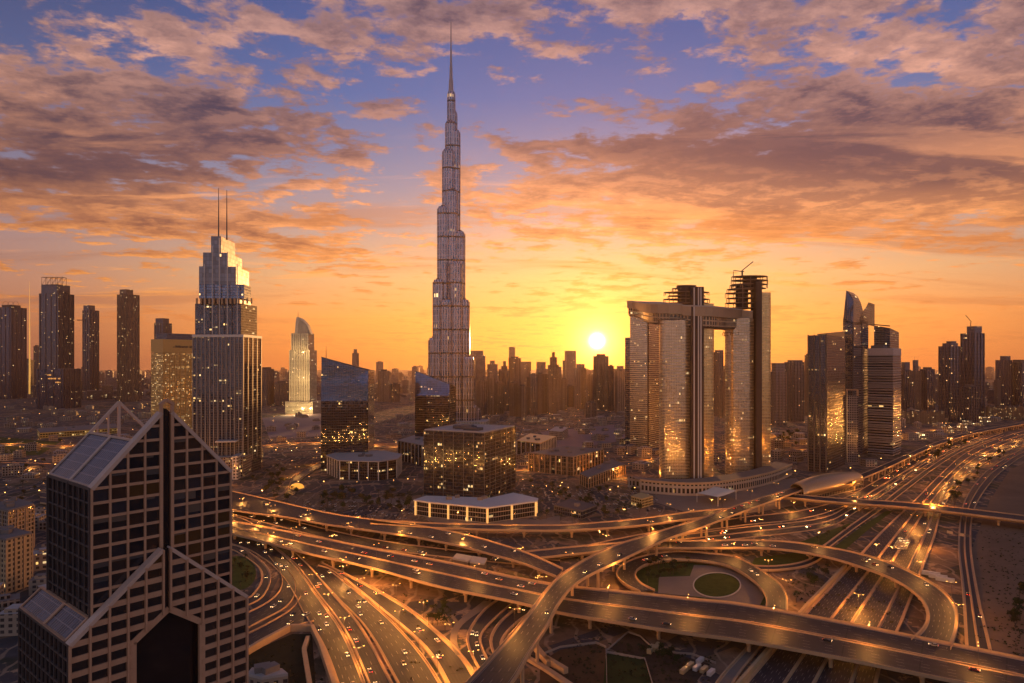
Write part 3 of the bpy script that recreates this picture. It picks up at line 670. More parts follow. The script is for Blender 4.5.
    for q in (.05, ):                                  # gable slab behind the front panes
        body.face([P(ou, 0, q, ze - .35), P(ou, Lu, q, ze - .35), P(ou, Lu / 2, q, zp - .2)])
        body.face([P(ou, 0, q + 1.2, ze - .35), P(ou, Lu / 2, q + 1.2, zp - .2), P(ou, Lu, q + 1.2, ze - .35)])
    body.build('core', dark, root)
    front(ou, Lu, 99.6, ze, zp, 4, 3.72, .78, .72, 2.6)
    # slot in the middle of the gable
    sl_ = MB(); mid = Lu / 2
    for s in (mid - 1.45, mid + 1.45): sl_.bar(P(ou, s, 0, 114, .5), P(ou, s, 0, zp + .6, .5), .7, .8, up=tuple(U))
    sl_.bar(P(ou, mid - 1.9, 0, zp + .7, .5), P(ou, mid, 0, zp + 2.0, .5), 1.0, .8); sl_.bar(P(ou, mid, 0, zp + 2.0, .5), P(ou, mid + 1.9, 0, zp + .7, .5), 1.0, .8)
    sl_.build('gable_pier', stone, root)
    # skylight roof slopes, lower part of the left slope in two fields, rest open behind a frame
    def slope(o, L, M, zeave, zap, f0, f1, q0, q1, nm, side=0):
        s0, s1 = L / 2 * f0, L / 2 * f1; z0, z1 = zeave + (zap - zeave) * f0, zeave + (zap - zeave) * f1
        if side: s0, s1 = L - s0, L - s1
        b = MB(); pts = [P(o, s0, q0, z0), P(o, s0, q1, z0), P(o, s1, q1, z1), P(o, s1, q0, z1)]; l = math.hypot(s1 - s0, z1 - z0)
        if not side: pts = [pts[1], pts[0], pts[3], pts[2]]
        b.face(pts, 0, [(0, 0), (q1 - q0, 0), (q1 - q0, l), (0, l)])
        b.build(nm, skyl, root)
        fr = MB(); upn = (pts[1] - pts[0]).cross(pts[3] - pts[0]).normalized() * .1
        for a, c_ in ((0, 1), (1, 2), (2, 3), (3, 0)): fr.bar(pts[a] + upn, pts[c_] + upn, .7, .5)
        fr.build('skylight_frame', trim if zap > 120 else stone, root)
    slope(ou, Lu, Mu, ze, zp, .02, .57, 1.4, Mu * .5 - .3, 'skylight'); slope(ou, Lu, Mu, ze, zp, .02, .57, Mu * .5 + .3, Mu, 'skylight')
    slope(ou, Lu, Mu, ze, zp, .02, .57, 1.4, Mu, 'skylight', 1)
    fr = MB()                                          # open rear gable frame with its post and ridge
    for q in (Mu,):
        fr.bar(P(ou, Lu * .28, q, ze + (zp - ze) * .56), P(ou, mid, q, zp + .2), .8, .8); fr.bar(P(ou, Lu * .99, q, ze + .2), P(ou, mid, q, zp + .2), .8, .8)
        fr.bar(P(ou, mid, q, ze), P(ou, mid, q, zp), .7, .7, up=tuple(U))
    for s in (.34, .42): fr.bar(P(ou, Lu * s, Mu, ze), P(ou, Lu * s, Mu, ze + (zp - ze) * s * 2), .4, .4, up=tuple(U))
    fr.build('open_gable_frame', trim, root)
    pl = MB(); pl.box(tuple(P(ou, mid, Mu * .62, ze + 4.6)), (9, 9, 9.6), ang); pl.build('rooftop_plant', concrete, root)
    pl = MB(); p = P(ou, Lu * .42, Mu * .82, 0); pl.cyl(p.x, p.y, ze - .2, ze + 8, 2.6, n=16); pl.build('water_tank', white, root)
    # left side of the upper block: thin lattice
    sd = MB()
    for k in range(9): sd.bar(P(ou, 0, Mu * k / 8, 86) - U * .2, P(ou, 0, Mu * k / 8, ze) - U * .2, .22 if k % 4 else .8, .4, up=tuple(V))
    for k in range(13): sd.bar(P(ou, 0, 0, ze - 3.72 * k) - U * .18, P(ou, 0, Mu, ze - 3.72 * k) - U * .18, .36, .3 if k else .8)
    sd.build('side_lattice', lattice, root)
    # lower block
    ol = Vector((-108.3, 167, 0)); Ll, Ml, zl, zlp = 46.0, 39.6, 95.6, 115.3; midl = Ll / 2
    hole = (14.6, 32.8, 91.8, 98.2)
    body = MB()
    for a, b_ in ((0, 14.6), (32.8, Ll)):
        body.prism([tuple((ol + U * x + V * y).xy) for x, y in ((a, .02), (b_, .02), (b_, 8), (a, 8))], 0, zl - .3, 0, 0)
    body.prism([tuple((ol + U * x + V * y).xy) for x, y in ((0, 8), (Ll, 8), (Ll, Ml), (0, Ml))], 0, zl - .31, 0, 0)
    for q, fl_ in ((.05, 0), (2.5, 1)):
        pts = [P(ol, 0, q, zl - .35), P(ol, 14.6, q, zl - .35), P(ol, 14.6, q, 91.8), P(ol, 23.7, q, 98.2), P(ol, 32.8, q, 91.8), P(ol, 32.8, q, zl - .35), P(ol, Ll, q, zl - .35), P(ol, midl, q, zlp - .2)]
        lft = [pts[0], pts[1], pts[2], pts[3], pts[7]]; rgt = [pts[3], pts[4], pts[5], pts[6], pts[7]]
        for f_ in (lft, rgt): body.face(f_[::-1] if fl_ else f_)
    body.build('podium_core', dark, root)
    front(ol, Ll, 0, zl, zlp, 5, 3.72, 1.5, 1.45, 1.9, hole)
    ar = MB()
    for a, za, b_, zb in ((14.6, 0, 14.6, 91.8), (14.6, 91.8, 23.7, 98.2), (23.7, 98.2, 32.8, 91.8), (32.8, 91.8, 32.8, 0)):
        ar.bar(P(ol, a, .2, za), P(ol, b_, .2, zb), 1.0, 1.6, up=tuple(U))
    ar.build('portal_frame', stone, root)
    ib = MB()
    for k in range(7): ib.bar(P(ol, 15.4 + 16.6 * k / 6, 7.7, 0), P(ol, 15.4 + 16.6 * k / 6, 7.7, 97), .3, .3, up=tuple(U))
    for k in range(26): ib.bar(P(ol, 14.9, 7.72, 3.72 * k + 1), P(ol, 32.5, 7.72, 3.72 * k + 1), .3, .35)
    ib.build('portal_mullions', lattice, root)
    slope(ol, Ll, Ml, zl, zlp, .01, .23, 3.2, Ml * .5 - .3, 'skylight'); slope(ol, Ll, Ml, zl, zlp, .01, .23, Ml * .5 + .3, Ml, 'skylight')
    slope(ol, Ll, Ml, zl, zlp, .01, .145, 3.2, Ml, 'skylight', 1)
    sd = MB()
    for k in range(13): sd.bar(P(ol, 0, Ml * k / 12, 0) - U * .2, P(ol, 0, Ml * k / 12, zl) - U * .2, .5, .4, up=tuple(V))
    for k in range(26): sd.bar(P(ol, 0, 0, zl - 3.72 * k) - U * .18, P(ol, 0, Ml, zl - 3.72 * k) - U * .18, .36, .5)
    sd.build('side_lattice', lattice, root)
    rd = MB(); q0, q1 = 0.3, 2.4
    # windows: the hundred highest cells one by one, the rest as one part
    panes.sort(key=lambda t: -t[2])
    rest = MB(); amber = plain('window_glass_amber', (.20, .11, .045), .08, .7, var=.4, scale=.5)  # amber pane colour stands in for a dimly lit room
    gl = [plain('window_glass_%s' % n, c_, .05, .75, var=.3, scale=.4) for n, c_ in (('smoke', (.10, .08, .075)), ('brown', (.13, .08, .06)), ('black', (.05, .05, .06)), ('blue', (.09, .09, .11)))]
    blinds = [plain('blind_grey', (.07, .06, .055), .4, var=.2), plain('blind_tan', (.12, .085, .06), .4, var=.2)]
    for i, (o, poly, z0) in enumerate(panes):
        b = MB() if i < 100 else rest; jt = random.uniform(-.12, .12)
        pts = [P(o, s, 0, z, .10 + jt * (s - poly[0][0]) * .25) for s, z in poly]
        b.face(pts)
        if i < 100:
            w_ = b.build('window', random.choice(gl) if random.random() > .06 else amber, root)
            if len(poly) == 4 and random.random() < .4:      # a drawn blind behind part of the pane
                k_ = random.uniform(.2, .75); s0, s1 = min(p[0] for p in poly), max(p[0] for p in poly); zt = max(p[1] for p in poly); zl_ = min(p[1] for p in poly); bl_ = MB()
                if min(p[1] for p in poly if p[1] > zl_ + .1) > zt - .05:
                    bl_.face([P(o, s0, 0, zt - (zt - zl_) * k_, .16), P(o, s1, 0, zt - (zt - zl_) * k_, .16), P(o, s1, 0, zt, .16), P(o, s0, 0, zt, .16)]); bl_.build('blind', random.choice(blinds), w_)
    o = rest.build('window', gl[0], root); tag(o, kind='stuff')
    foot([tuple((ol + U * a + V * b_).xy) for a, b_ in ((0, 0), (Ll, 0), (Ll, Ml), (0, Ml))])
foreground()

# ------------------------------------------------------------------ needle-spired supertall tower
def supertall():
    D = DB(425); k = D / F
    fm = facade('ribbed_metal_glass', (.17, .18, .235), (.52, .49, .52), 7.0, 16.0, .26, .035, lit=.05, rough=.16, metal=.92, fmetal=.8, frough=.28, wob=.015, band=62.0, bandcol=(.10, .075, .055))
    cx = XA(452, D); root = thing('needle_tower', 'tallest tower, stepped silver tubes tapering to a needle spire', 'skyscraper', (cx, D + 30, 0)); foot([(cx - 70, D - 30), (cx + 70, D - 30), (cx + 70, D + 90), (cx - 70, D + 90)])
    tubes = [(428, 442, 338, 8), (432.5, 446, 280, 2), (437, 451, 207, 10), (442, 455, 150, 18), (445, 456.5, 122, 26), (447, 455.5, 92, 32),
             (463, 478, 405, 4), (460, 475, 357, 0), (456, 470, 300, 8), (452.5, 465.5, 232, 16), (450, 460.5, 131, 26), (451, 457.5, 112, 34),
             (440, 453, 300, -14), (449, 463, 262, -6), (446, 458, 190, 8), (470, 481, 408, 12), (424, 436, 395, 18)]
    for x0, x1, yt, dy in tubes:
        Dt = D + 30 + dy; r = (x1 - x0) / 2 / F * Dt; x = XA((x0 + x1) / 2, Dt); zt = ZA(yt, Dt); b = MB()
        b.cyl(x, D + 30 + dy, 0, zt - 6, r, n=22, m=0, mt=1); b.cyl(x, D + 30 + dy, zt - 6, zt, r * .86, r * .80, n=22, m=0, mt=1); b.cyl(x, D + 30 + dy, zt, zt + 4, r * .45, n=14, m=1, mt=1)
        o = b.build('tube', [fm, roofd], root, True)
        mod = o.modifiers.new('split', 'EDGE_SPLIT'); mod.split_angle = R(40)
    sp = MB(); prof = [(92, 2.5), (80, 2.1), (80, 1.7), (66, 1.45), (66, 1.15), (50, .85), (50, .7), (34, .55), (21, .34)]
    for (ya, ra), (yb, rb) in zip(prof, prof[1:]): sp.cyl(XA(451, D + 60), D + 60, ZA(ya, D + 60), ZA(yb, D + 60) + .01, ra * k, rb * k, n=12, m=0, mt=0)
    sp.build('spire', plain('spire_steel', (.30, .25, .24), .3, .8), root)
    p = MB(); p.prism([(XA(418, D), D - 20), (XA(486, D), D - 20), (XA(490, D), D + 60), (XA(414, D), D + 60)], 0, 10); p.build('podium', [f_pale, roofpale], root)
supertall()

# ------------------------------------------------------------------ twin-mast stepped tower
def twinmast():
    D = DB(476); fm = facade('slate_glass_fins', (.09, .10, .135), (.17, .14, .115), 4.2, 3.7, .16, .12, lit=.22, litst=1.5, cluster=.3, rough=.1)
    pm = facade('silver_panel', (.25, .25, .27), (.16, .15, .15), 4.5, 6.0, .08, .08, lit=.0, rough=.42, metal=.7)
    root = thing('stepped_tower', 'stepped glass tower with two thin masts on its crown', 'tower', (XA(228, D), D + 40, 0))
    sh = corner(193, 243, 261, D, -2); foot(sh); c0 = cen(sh)
    b = MB(); b.prism(sh, 0, ZA(336, D)); b.build('shaft', [fm, roofd], root)
    fins = MB(); A, B_, C_ = Vector(sh[0]), Vector(sh[1]), Vector(sh[2])
    for i in range(13):
        p = A.lerp(B_, i / 12); fins.bar((p.x, p.y - .5, 20), (p.x, p.y - .5, ZA(336, D) + 2), .7, 1.2, up=(1, 0, 0))
    for i in range(5):
        p = B_.lerp(C_, i / 4); fins.bar((p.x + .5, p.y, 20), (p.x + .5, p.y, ZA(336, D) + 2), 1.2, .7, up=(1, 0, 0))
    fins.build('fins', plain('grey_fin', (.34, .28, .22), .5, .3, var=.1), root)
    bal = MB()                                          # balcony stack up the corner
    for i in range(46):
        z = 24 + i * 3.72; p = A.lerp(B_, .86); q = B_
        if z < ZA(338, D): bal.bar((p.x, p.y - .9, z), (q.x, q.y - .9, z), 1.6, .35)
    bal.build('balcony_stack', plain('grey_fin', (.34, .28, .22)), root)
    lv = MB(); q = shrink(sh, 1.03); lv.prism(q, ZA(337, D), ZA(334.5, D), 0, 0, True); lv.build('ledge', white, root)
    specs = [(195, 241, 257, 303, 335, fm), (200, 238, 251, 298, 304, steel), (199, 244, 251, 284, 298, f_blue), (199, 236, 249, 266, 284.5, pm), (203, 228, 242, 252, 267, pm), (211, 221, 235, 235.5, 253, pm)]
    for xa, xc, xb, yt, yb, mt in specs:
        q = corner(xa, xc, xb, D + 6, -3 if mt is fm else 4); b = MB(); b.prism(q, ZA(yb, D) - .5, ZA(yt, D)); o = b.build('setback', [mt, roofpale], root)
    st = MB()                                            # vertical strips up the crown steps
    for x, yt in ((204, 264), (212, 246), (219, 238), (227, 252), (237, 264)):
        z1 = ZA(yt, D); p = XA(x, D - 2); st.bar((p, D - 1, ZA(334, D)), (p, D - 1, z1), .9, .9, up=(1, 0, 0))
    st.build('crown_fins', white, root)
    nk = MB()
    for i in range(14): x = XA(197 + i * 4.2, D); nk.box((x, D - .5, ZA(301, D)), (2.2, 2, 8))
    nk.build('plant_screen', concrete, root)
    mast(root, XA(218.6, D + 30), D + 30, ZA(240, D + 30), ZA(188, D + 30), 1.1); mast(root, XA(226.8, D + 30), D + 30, ZA(240, D + 30), ZA(190, D + 30), 1.1)
    po = corner(203, 243, 263, D - 12, 5); b = MB(); b.prism(po, 0, ZA(456, D)); b.build('podium', [f_warm, roofpale], root)
    po = corner(215, 236, 263, D - 16, 10); b = MB(); b.prism(po, ZA(441, D - 16) - 1.6, ZA(441, D - 16)); b.build('canopy_ledge', [white, roofpale], root)
    lat = corner(232, 238, 262, D - 30, 10); b = MB(); b.prism(lat, 0, ZA(456, D - 30)); b.build('lattice_wing', [facade('white_lattice', (.05, .045, .04), (.62, .52, .40), 4.2, 4.4, .38, .36, lit=.2, metal=.2), roofpale], root)
twinmast()

# ------------------------------------------------------------------ linked towers with a roof bridge
def linked():
    root = thing('linked_towers', 'curved golden twin towers joined by a long sky bridge', 'towers', (XA(700, DB(487)), DB(487) + 30, 0))
    gm = facade('gold_curtain', (.52, .44, .36), (.62, .43, .20), 2.2, 3.9, .10, .26, lit=.16, litst=1.2, litcol=(1, .55, .14), rough=.16, metal=.9, fmetal=.3, frough=.4, wob=.05)
    core = plain('core_brown', (.07, .038, .022), .6, var=.2)
    slab = plain('balcony_slab', (.72, .52, .27), .38, .35, var=.15)
    gm2 = facade('curtain_gold_sheen', (.80, .55, .24), (.62, .42, .18), 2.2, 3.9, .10, .26, lit=.2, litst=1.2, litcol=(1, .5, .1), rough=.16, metal=.9, fmetal=.3, frough=.4, wob=.05)  # same curtain wall again, with the golden sheen put into its tint
    def pill(x0, x1, D, dep, zt, nm, zb=0.0, mats=None, n=26, slabs=True, cx=None):
        cx_, rx = XA((x0 + x1) / 2, D), (x1 - x0) / 2 / F * D
        poly = [(cx_ + rx * math.copysign(abs(math.cos(t)) ** .75, math.cos(t)), D + dep + dep * math.copysign(abs(math.sin(t)) ** .8, math.sin(t))) for t in (2 * math.pi * i / n for i in range(n))]
        b = MB(); b.prism(poly, zb, zt); o = b.build(nm, mats or [gm, roofd], root)
        if slabs:
            sb = MB(); z = zb + 6
            while z < zt - 1: sb.prism(shrink(poly, 1.012), z, z + .55, 0, 0, True); z += 3.9
            sb.build('balcony_slabs', slab, root)
        foot(poly); return poly
    D1, D2, D3 = DB(487), DB(477), DB(449)
    # middle tower
    pill(662, 693.5, D1, 15, ZA(320, D1), 'tower_shaft'); pill(698, 716, D1 + 6, 12, ZA(303, D1), 'tower_shaft', mats=[gm2, roofd])
    b = MB(); b.box((XA(697.5, D1 - 3), D1 + 9, ZA(287, D1) / 2), (16.5, 26, ZA(287, D1))); b.build('core_shaft', core, root)
    b = MB()
    for x in (694.2, 698.5, 701): b.bar((XA(x, D1 - 5), D1 - 5, 0), (XA(x, D1 - 5), D1 - 5, ZA(288, D1)), 1.0, 1.4, up=(1, 0, 0))
    b.build('core_fins', white, root)
    # right tower
    pill(729, 757, D2, 15, ZA(318, D2), 'tower_shaft'); pill(757, 773, D2 + 4, 12, ZA(292, D2), 'tower_shaft', mats=[gm2, roofd])
    b = MB(); b.box((XA(759, D2 - 3), D2 + 8, ZA(281, D2) / 2), (8, 24, ZA(281, D2))); b.build('core_shaft', core, root)
    # left tower, farther
    q = corner(630, 649, 661, D3, -35); b = MB(); b.prism(q, 0, ZA(306, D3)); b.build('tower_shaft', [gm, roofd], root); foot(q)
    q = corner(625, 630, 640, D3 + 25, -35); b = MB(); b.prism(q, 0, ZA(337, D3)); b.build('tower_shaft', [f_dark, roofd], root)
    b = MB(); b.bar((XA(648, D3 - 1), D3 - 1, 0), (XA(648, D3 - 1), D3 - 1, ZA(304, D3)), 2.2, 2.2, up=(1, 0, 0)); b.build('core_fins', core, root)
    # roof bridge: a curved slab carried by the three shafts
    pts = [(636, 300.5, D3 - 8, 12), (647, 301, D3 - 60, 13), (662, 302, D1 + 40, 15), (690, 304.5, D1 - 2, 17), (712, 306.5, D1 - 6, 15), (735, 309, D2 - 4, 14), (757.5, 311, D2 - 4, 12)]
    cl = crom([Vector((XA(x, D), D, ZA(y, D))) for x, y, D, t in pts], 6)
    for nm, dz0, dz1, half, mt in (('bridge_fascia', -13, -1, 17, plain('bridge_panel', (.40, .28, .17), .5, .4, var=.15)), ('bridge_deck', -1, .8, 18, roofpale), ('bridge_gallery', -26, -13.2, 14, facade('gallery', (.10, .08, .06), (.42, .30, .17), 5, 6.4, .3, .25, lit=.3, metal=.5)), ('bridge_soffit', -28.5, -26.1, 12, core)):
        b = MB(); L, Rr = [], []
        for i, p in enumerate(cl):
            d = (cl[min(i + 1, len(cl) - 1)] - cl[max(i - 1, 0)]); nrm = Vector((-d.y, d.x, 0)).normalized() * half; c_ = p + Vector((0, 22, 0))
            L.append(c_ + nrm); Rr.append(c_ - nrm)
        u = 0; up = lambda v, z: (v.x, v.y, v.z + z)
        for i in range(len(cl) - 1):
            l = (Rr[i + 1] - Rr[i]).length
            b.face([up(Rr[i], dz0), up(Rr[i + 1], dz0), up(Rr[i + 1], dz1), up(Rr[i], dz1)], 0, [(u, dz0), (u + l, dz0), (u + l, dz1), (u, dz1)])
            b.face([up(L[i + 1], dz0), up(L[i], dz0), up(L[i], dz1), up(L[i + 1], dz1)], 0, [(u, dz0), (u + l, dz0), (u + l, dz1), (u, dz1)])
            b.face([up(Rr[i], dz1), up(Rr[i + 1], dz1), up(L[i + 1], dz1), up(L[i], dz1)]); b.face([up(L[i], dz0), up(L[i + 1], dz0), up(Rr[i + 1], dz0), up(Rr[i], dz0)]); u += l
        for i in (0, len(cl) - 1): b.face([up(Rr[i], dz0), up(Rr[i], dz1), up(L[i], dz1), up(L[i], dz0)])
        b.build(nm, mt, root)
    # unfinished crowns: stacked ring slabs on thin posts
    def crown(x0, x1, D, ys, nm, extra=0):
        cx_, rx = XA((x0 + x1) / 2, D), (x1 - x0) / 2 / F * D; b = MB()
        for i, (y, f) in enumerate(ys):
            z = ZA(y, D); poly = [(cx_ + rx * f * math.cos(t), D + 16 + 15 * f * math.sin(t)) for t in (2 * math.pi * i_ / 22 for i_ in range(22))]
            b.prism(poly, z - .9, z, 0, 0, True)
            if i + 1 < len(ys):
                for j in range(0, 22, 2): p = poly[j]; b.bar((p[0] * 1, p[1], ZA(ys[i + 1][0], D)), (p[0], p[1], z), .7, .7, up=(1, 0, 0))
        b.build(nm, plain('raw_slab', (.20, .13, .085), .8, .1), root)
        c2 = MB(); c2.cyl(cx_, D + 16, ZA(ys[-1][0], D) - 2, ZA(ys[0][0], D) - 1, rx * .38, n=18); c2.build('crown_core', [core, core], root)
    crown(666, 713, D1, [(284, .42), (287, .62), (291, .98), (294.5, .8), (298, 1.0), (302, .96)], 'crown_slabs')
    crown(729, 762, D2, [(284, .72), (288, .9), (292, 1.0), (297, .92), (302, 1.0), (307, .95)], 'crown_slabs')
    crown(735, 772, D2 + 3, [(275, .98), (279, 1.0), (283, .98), (287, .9)], 'crown_slabs')
    crown(660, 690, D1, [(318.5, 1.04), (321, .96), (323, 1.02)], 'collar_slabs'); crown(727, 754, D2, [(326, 1.02), (329, .94), (332, 1.04), (335, .98)], 'collar_slabs')
    # luffing crane on the right crown: stands on the roof, its own thing
    cr = thing('roof_crane', 'luffing crane on the roof of the right-hand linked tower', 'crane', (XA(746, D2), D2 + 16, ZA(275, D2)))
    b = MB(); x, y, z = XA(746, D2), D2 + 16, ZA(275, D2); b.bar((x, y, z), (x, y, z + 8), 2, 2, up=(1, 0, 0)); b.build('tower_mast', steel, cr)
    b = MB(); b.bar((x - 2, y, z + 7), (XA(757, D2), y, ZA(260, D2)), 1.0, 1.2); b.build('jib', steel, cr)
    b = MB(); b.bar((x + 3, y, z + 7), (XA(737, D2), y, ZA(269, D2)), 1.0, 1.0); b.bar((XA(737, D2), y, ZA(270, D2)), (XA(737, D2), y, z), .7, .7, up=(1, 0, 0)); b.build('counter_jib', steel, cr)
    # curved arcade podium at the feet
    pr = thing('arcade_podium', 'long low curved podium with an arcade at the feet of the linked towers', 'podium', (XA(730, DB(492)), DB(492), 0))
    px = [(640, 492), (662, 494.5), (690, 496), (718, 494.5), (748, 489.5), (775, 482.5), (792, 475)]
    cl = crom([W(x, y) for x, y in px], 6); fr, tp, cp = MB(), MB(), MB(); u = 0
    for i in range(len(cl) - 1):
        a, b_ = cl[i], cl[i + 1]; l = (b_ - a).length; z = 15
        fr.face([a, b_, b_ + Vector((0, 0, z)), a + Vector((0, 0, z))], 0, [(u, 0), (u + l, 0), (u + l, z), (u, z)])
        o = Vector((-10, 34, 0)); tp.face([a + Vector((0, 0, z)), b_ + Vector((0, 0, z)), b_ + o + Vector((0, 0, z)), a + o + Vector((0, 0, z))])
        fr.face([b_ + o, a + o, a + o + Vector((0, 0, z)), b_ + o + Vector((0, 0, z))], 0, [(0, 0), (l, 0), (l, z), (0, z)])
        cp.bar(a + Vector((0, -.3, z + .3)), b_ + Vector((0, -.3, z + .3)), 1.4, 2.6); u += l
    fr.build('arcade_wall', facade('arcade', (.05, .04, .03), (.45, .33, .22), 5.2, 9.0, .42, .34, lit=.25, metal=.2), pr); tp.build('terrace', paving, pr); cp.build('cornice', concrete, pr)
linked()
# ------------------------------------------------------------------ mid-ground buildings
def gold_hotel():
    D = DB(432); q = corner(151, 163, 197, D, -32); foot(q); zt = ZA(339, D)
    root = thing('gold_block', 'golden slab hotel with a pale sign band behind the stepped tower', 'hotel', (*cen(q), 0))
    b = MB(); b.prism(q, 0, ZA(353, D)); b.build('facade', [f_gold, roofd], root)
    b = MB(); b.prism(shrink(q, 1.006), ZA(352.6, D), zt); b.build('sign_band', [plain('gold_cladding', (.66, .40, .12), .4, .3, var=.1), roofd], root)
    A, B_ = Vector(q[1]), Vector(q[2]); d = (B_ - A).normalized(); n = Vector((d.y, -d.x)); rz = math.atan2(d.y, d.x)
    si = MB(); z = ZA(346.3, D)                       # the dark lettering, too small in the photograph to be read
    for i, (u, h) in enumerate(((.30, .3), (.36, 1), (.40, .8), (.44, 1), (.48, 1), (.53, .7), (.57, .8), (.61, .7), (.65, .8), (.70, .7), (.79, 1), (.84, 1), (.88, 1))):
        p = A.lerp(B_, u) + n * .9
        for dx in (-1.3, 1.3): si.box((p.x + d.x * dx, p.y + d.y * dx, z - (1 - h) * 2), (1.0, .6, 5.4 * h), rz)
        si.box((p.x, p.y, z + (1 if i % 2 else -1.2)), (3.0, .55, 1.0), rz)
    si.build('lettering', steel, root)
    b = MB(); b.prism(shrink(q, .86, 2, 6), zt - .2, ZA(333, D)); b.build('penthouse', [f_dark, roofd], root)
    fl = MB()
    for i in range(7): p = A.lerp(B_, .03 + i * .155) + n * .5; fl.bar((p.x, p.y, 0), (p.x, p.y, ZA(353, D)), 2.0, 1.4, up=(d.x, d.y, 0))
    fl.build('piers', plain('gold_cladding', (.66, .40, .12)), root)
gold_hotel()

def sail_tower():
    D = DB(414); k = D / F; root = thing('sail_tower', 'pale stone tower lit gold with a curved sail top', 'tower', (XA(301, D), D + 20, 0)); cx = XA(301, D)
    for x0, x1, y0, y1, n_ in ((285, 318, 402, 416, 'podium'), (289.5, 313, 350, 402, 'shaft'), (291.5, 311, 333, 350, 'setback')):
        q = rect(x0, x1, D + (0 if n_ == 'podium' else 12), -9, .8); b = MB(); b.prism(q, 0 if y1 > 414 else ZA(y1, D) - .2, ZA(y0, D)); b.build(n_, [f_pale, roofpale], root)
        if n_ == 'podium': foot(q)
        else:
            fl = MB(); a, c_ = Vector(q[0]), Vector(q[1])
            for i in range(9): p = a.lerp(c_, i / 8); fl.bar((p.x, p.y - .8, ZA(y1, D)), (p.x, p.y - .8, ZA(y0, D)), 1.6, 2.0, up=(1, 0, 0))
            fl.build('piers', plain('pale_stone_pier', (.66, .54, .36), .6, var=.1), root)
    out = [(293, 334), (294, 322), (295, 316.5), (297.5, 317), (302, 320), (306, 325), (309.5, 334)]; b = MB(); y0, y1 = D + 16, D + 40
    f = [(XA(x, D), y0, ZA(y, D)) for x, y in out]; r_ = [(x, y1, z) for x, _, z in f]
    b.face(f[::-1]); b.face(r_)
    for i in range(len(f)): j = (i + 1) % len(f); b.face([f[i], f[j], r_[j], r_[i]])
    b.build('sail', plain('pale_stone_pier', (.66, .54, .36)), root)
    gl = MB(); gl.face([(XA(x, D), y0 - .4, ZA(y, D)) for x, y in ((296, 333.4), (309, 333.4), (306, 326), (302, 321.6), (297.5, 319))]); gl.build('sail_glazing', f_pale, root)
    mast(root, XA(295.3, D), D + 28, ZA(318, D), ZA(310, D), .8)
sail_tower()
def floodlights():
    root = [o for o in S.objects if o.name == 'sail_tower'][0]; D = DB(414)
    for x, y, dd, e in ((291, 414, -45, 7e4), (301, 414, -45, 7e4), (311, 414, -45, 7e4), (294, 352, -16, 3e4), (308, 352, -16, 3e4), (294, 378, -24, 4e4), (308, 378, -24, 4e4)):
        li = bpy.data.lights.new('floodlight', 'POINT'); li.energy = e; li.color = (1, .70, .32); li.shadow_soft_size = 1.5
        o = bpy.data.objects.new('floodlight', li); COL.objects.link(o); o.location = (XA(x, D), D + dd, max(14, ZA(y, D))); o.parent = root; o.matrix_parent_inverse = Matrix.Translation(root.location).inverted()
floodlights()

def slanted(label, xa, xc, xb, ya, yc, yb, ybase, deg, lean, mastx=None, mid_z=106):
    """glass block with a sloping top; the big front leans back a little"""
    D = DB(ybase); q = corner(xa, xc, xb, D, deg); foot(q)
    root = thing('slanted_tower', label, 'tower', (*cen(q), 0)); n = Vector((q[1][1] - q[0][1], -(q[1][0] - q[0][0]))).normalized()
    zt = [ZA(ya, D), ZA(yc, D), ZA(yb, D), ZA(ya, D) * .45 + ZA(yb, D) * .55]
    top = [(p[0] - n.x * lean, p[1] - n.y * lean) if i < 2 else p for i, p in enumerate(q)]
    b = MB()
    for i in range(4):
        j = (i + 1) % 4; a, c_ = q[i], q[j]; l = math.hypot(a[0] - c_[0], a[1] - c_[1]); o = i * 70
        b.face([(*a, 0), (*c_, 0), (*c_, mid_z), (*a, mid_z)], 0, [(o, 0), (o + l, 0), (o + l, mid_z), (o, mid_z)])
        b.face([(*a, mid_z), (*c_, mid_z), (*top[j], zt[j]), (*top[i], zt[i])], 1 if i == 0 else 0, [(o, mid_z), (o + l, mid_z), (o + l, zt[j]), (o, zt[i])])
    b.face([(*p, z) for p, z in zip(top, zt)], 2)
    up_ = facade('mirror_sky_tint', (.065, .11, .19), (.03, .03, .04), 2.6, 4.0, .06, .05, lit=.04, rough=.05, metal=.95, wob=.006, cluster=1.0)  # upper front of the same glass, mirrored sky put into a blue tint
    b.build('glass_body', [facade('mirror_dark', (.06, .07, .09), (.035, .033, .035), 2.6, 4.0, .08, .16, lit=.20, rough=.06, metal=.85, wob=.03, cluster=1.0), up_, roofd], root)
    e = MB()
    for i, j in ((0, 1), (1, 2), (2, 3), (3, 0)): e.bar((*top[i], zt[i]), (*top[j], zt[j]), .9, 1.0)
    e.bar((*q[1], 0), (*top[1], zt[1]), .7, .7, up=(1, 0, 0)); e.build('roof_edge', steel, root)
    if mastx: mast(root, XA(mastx, D), D + 12, ZA(ya + 1, D), ZA(ya - 11, D), .5)
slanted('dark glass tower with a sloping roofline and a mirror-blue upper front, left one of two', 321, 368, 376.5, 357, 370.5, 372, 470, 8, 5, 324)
slanted('smaller sloping-topped glass tower with a blue upper front just left of the tallest tower', 415, 449, 456, 371, 384, 388, 456, -8, 4)

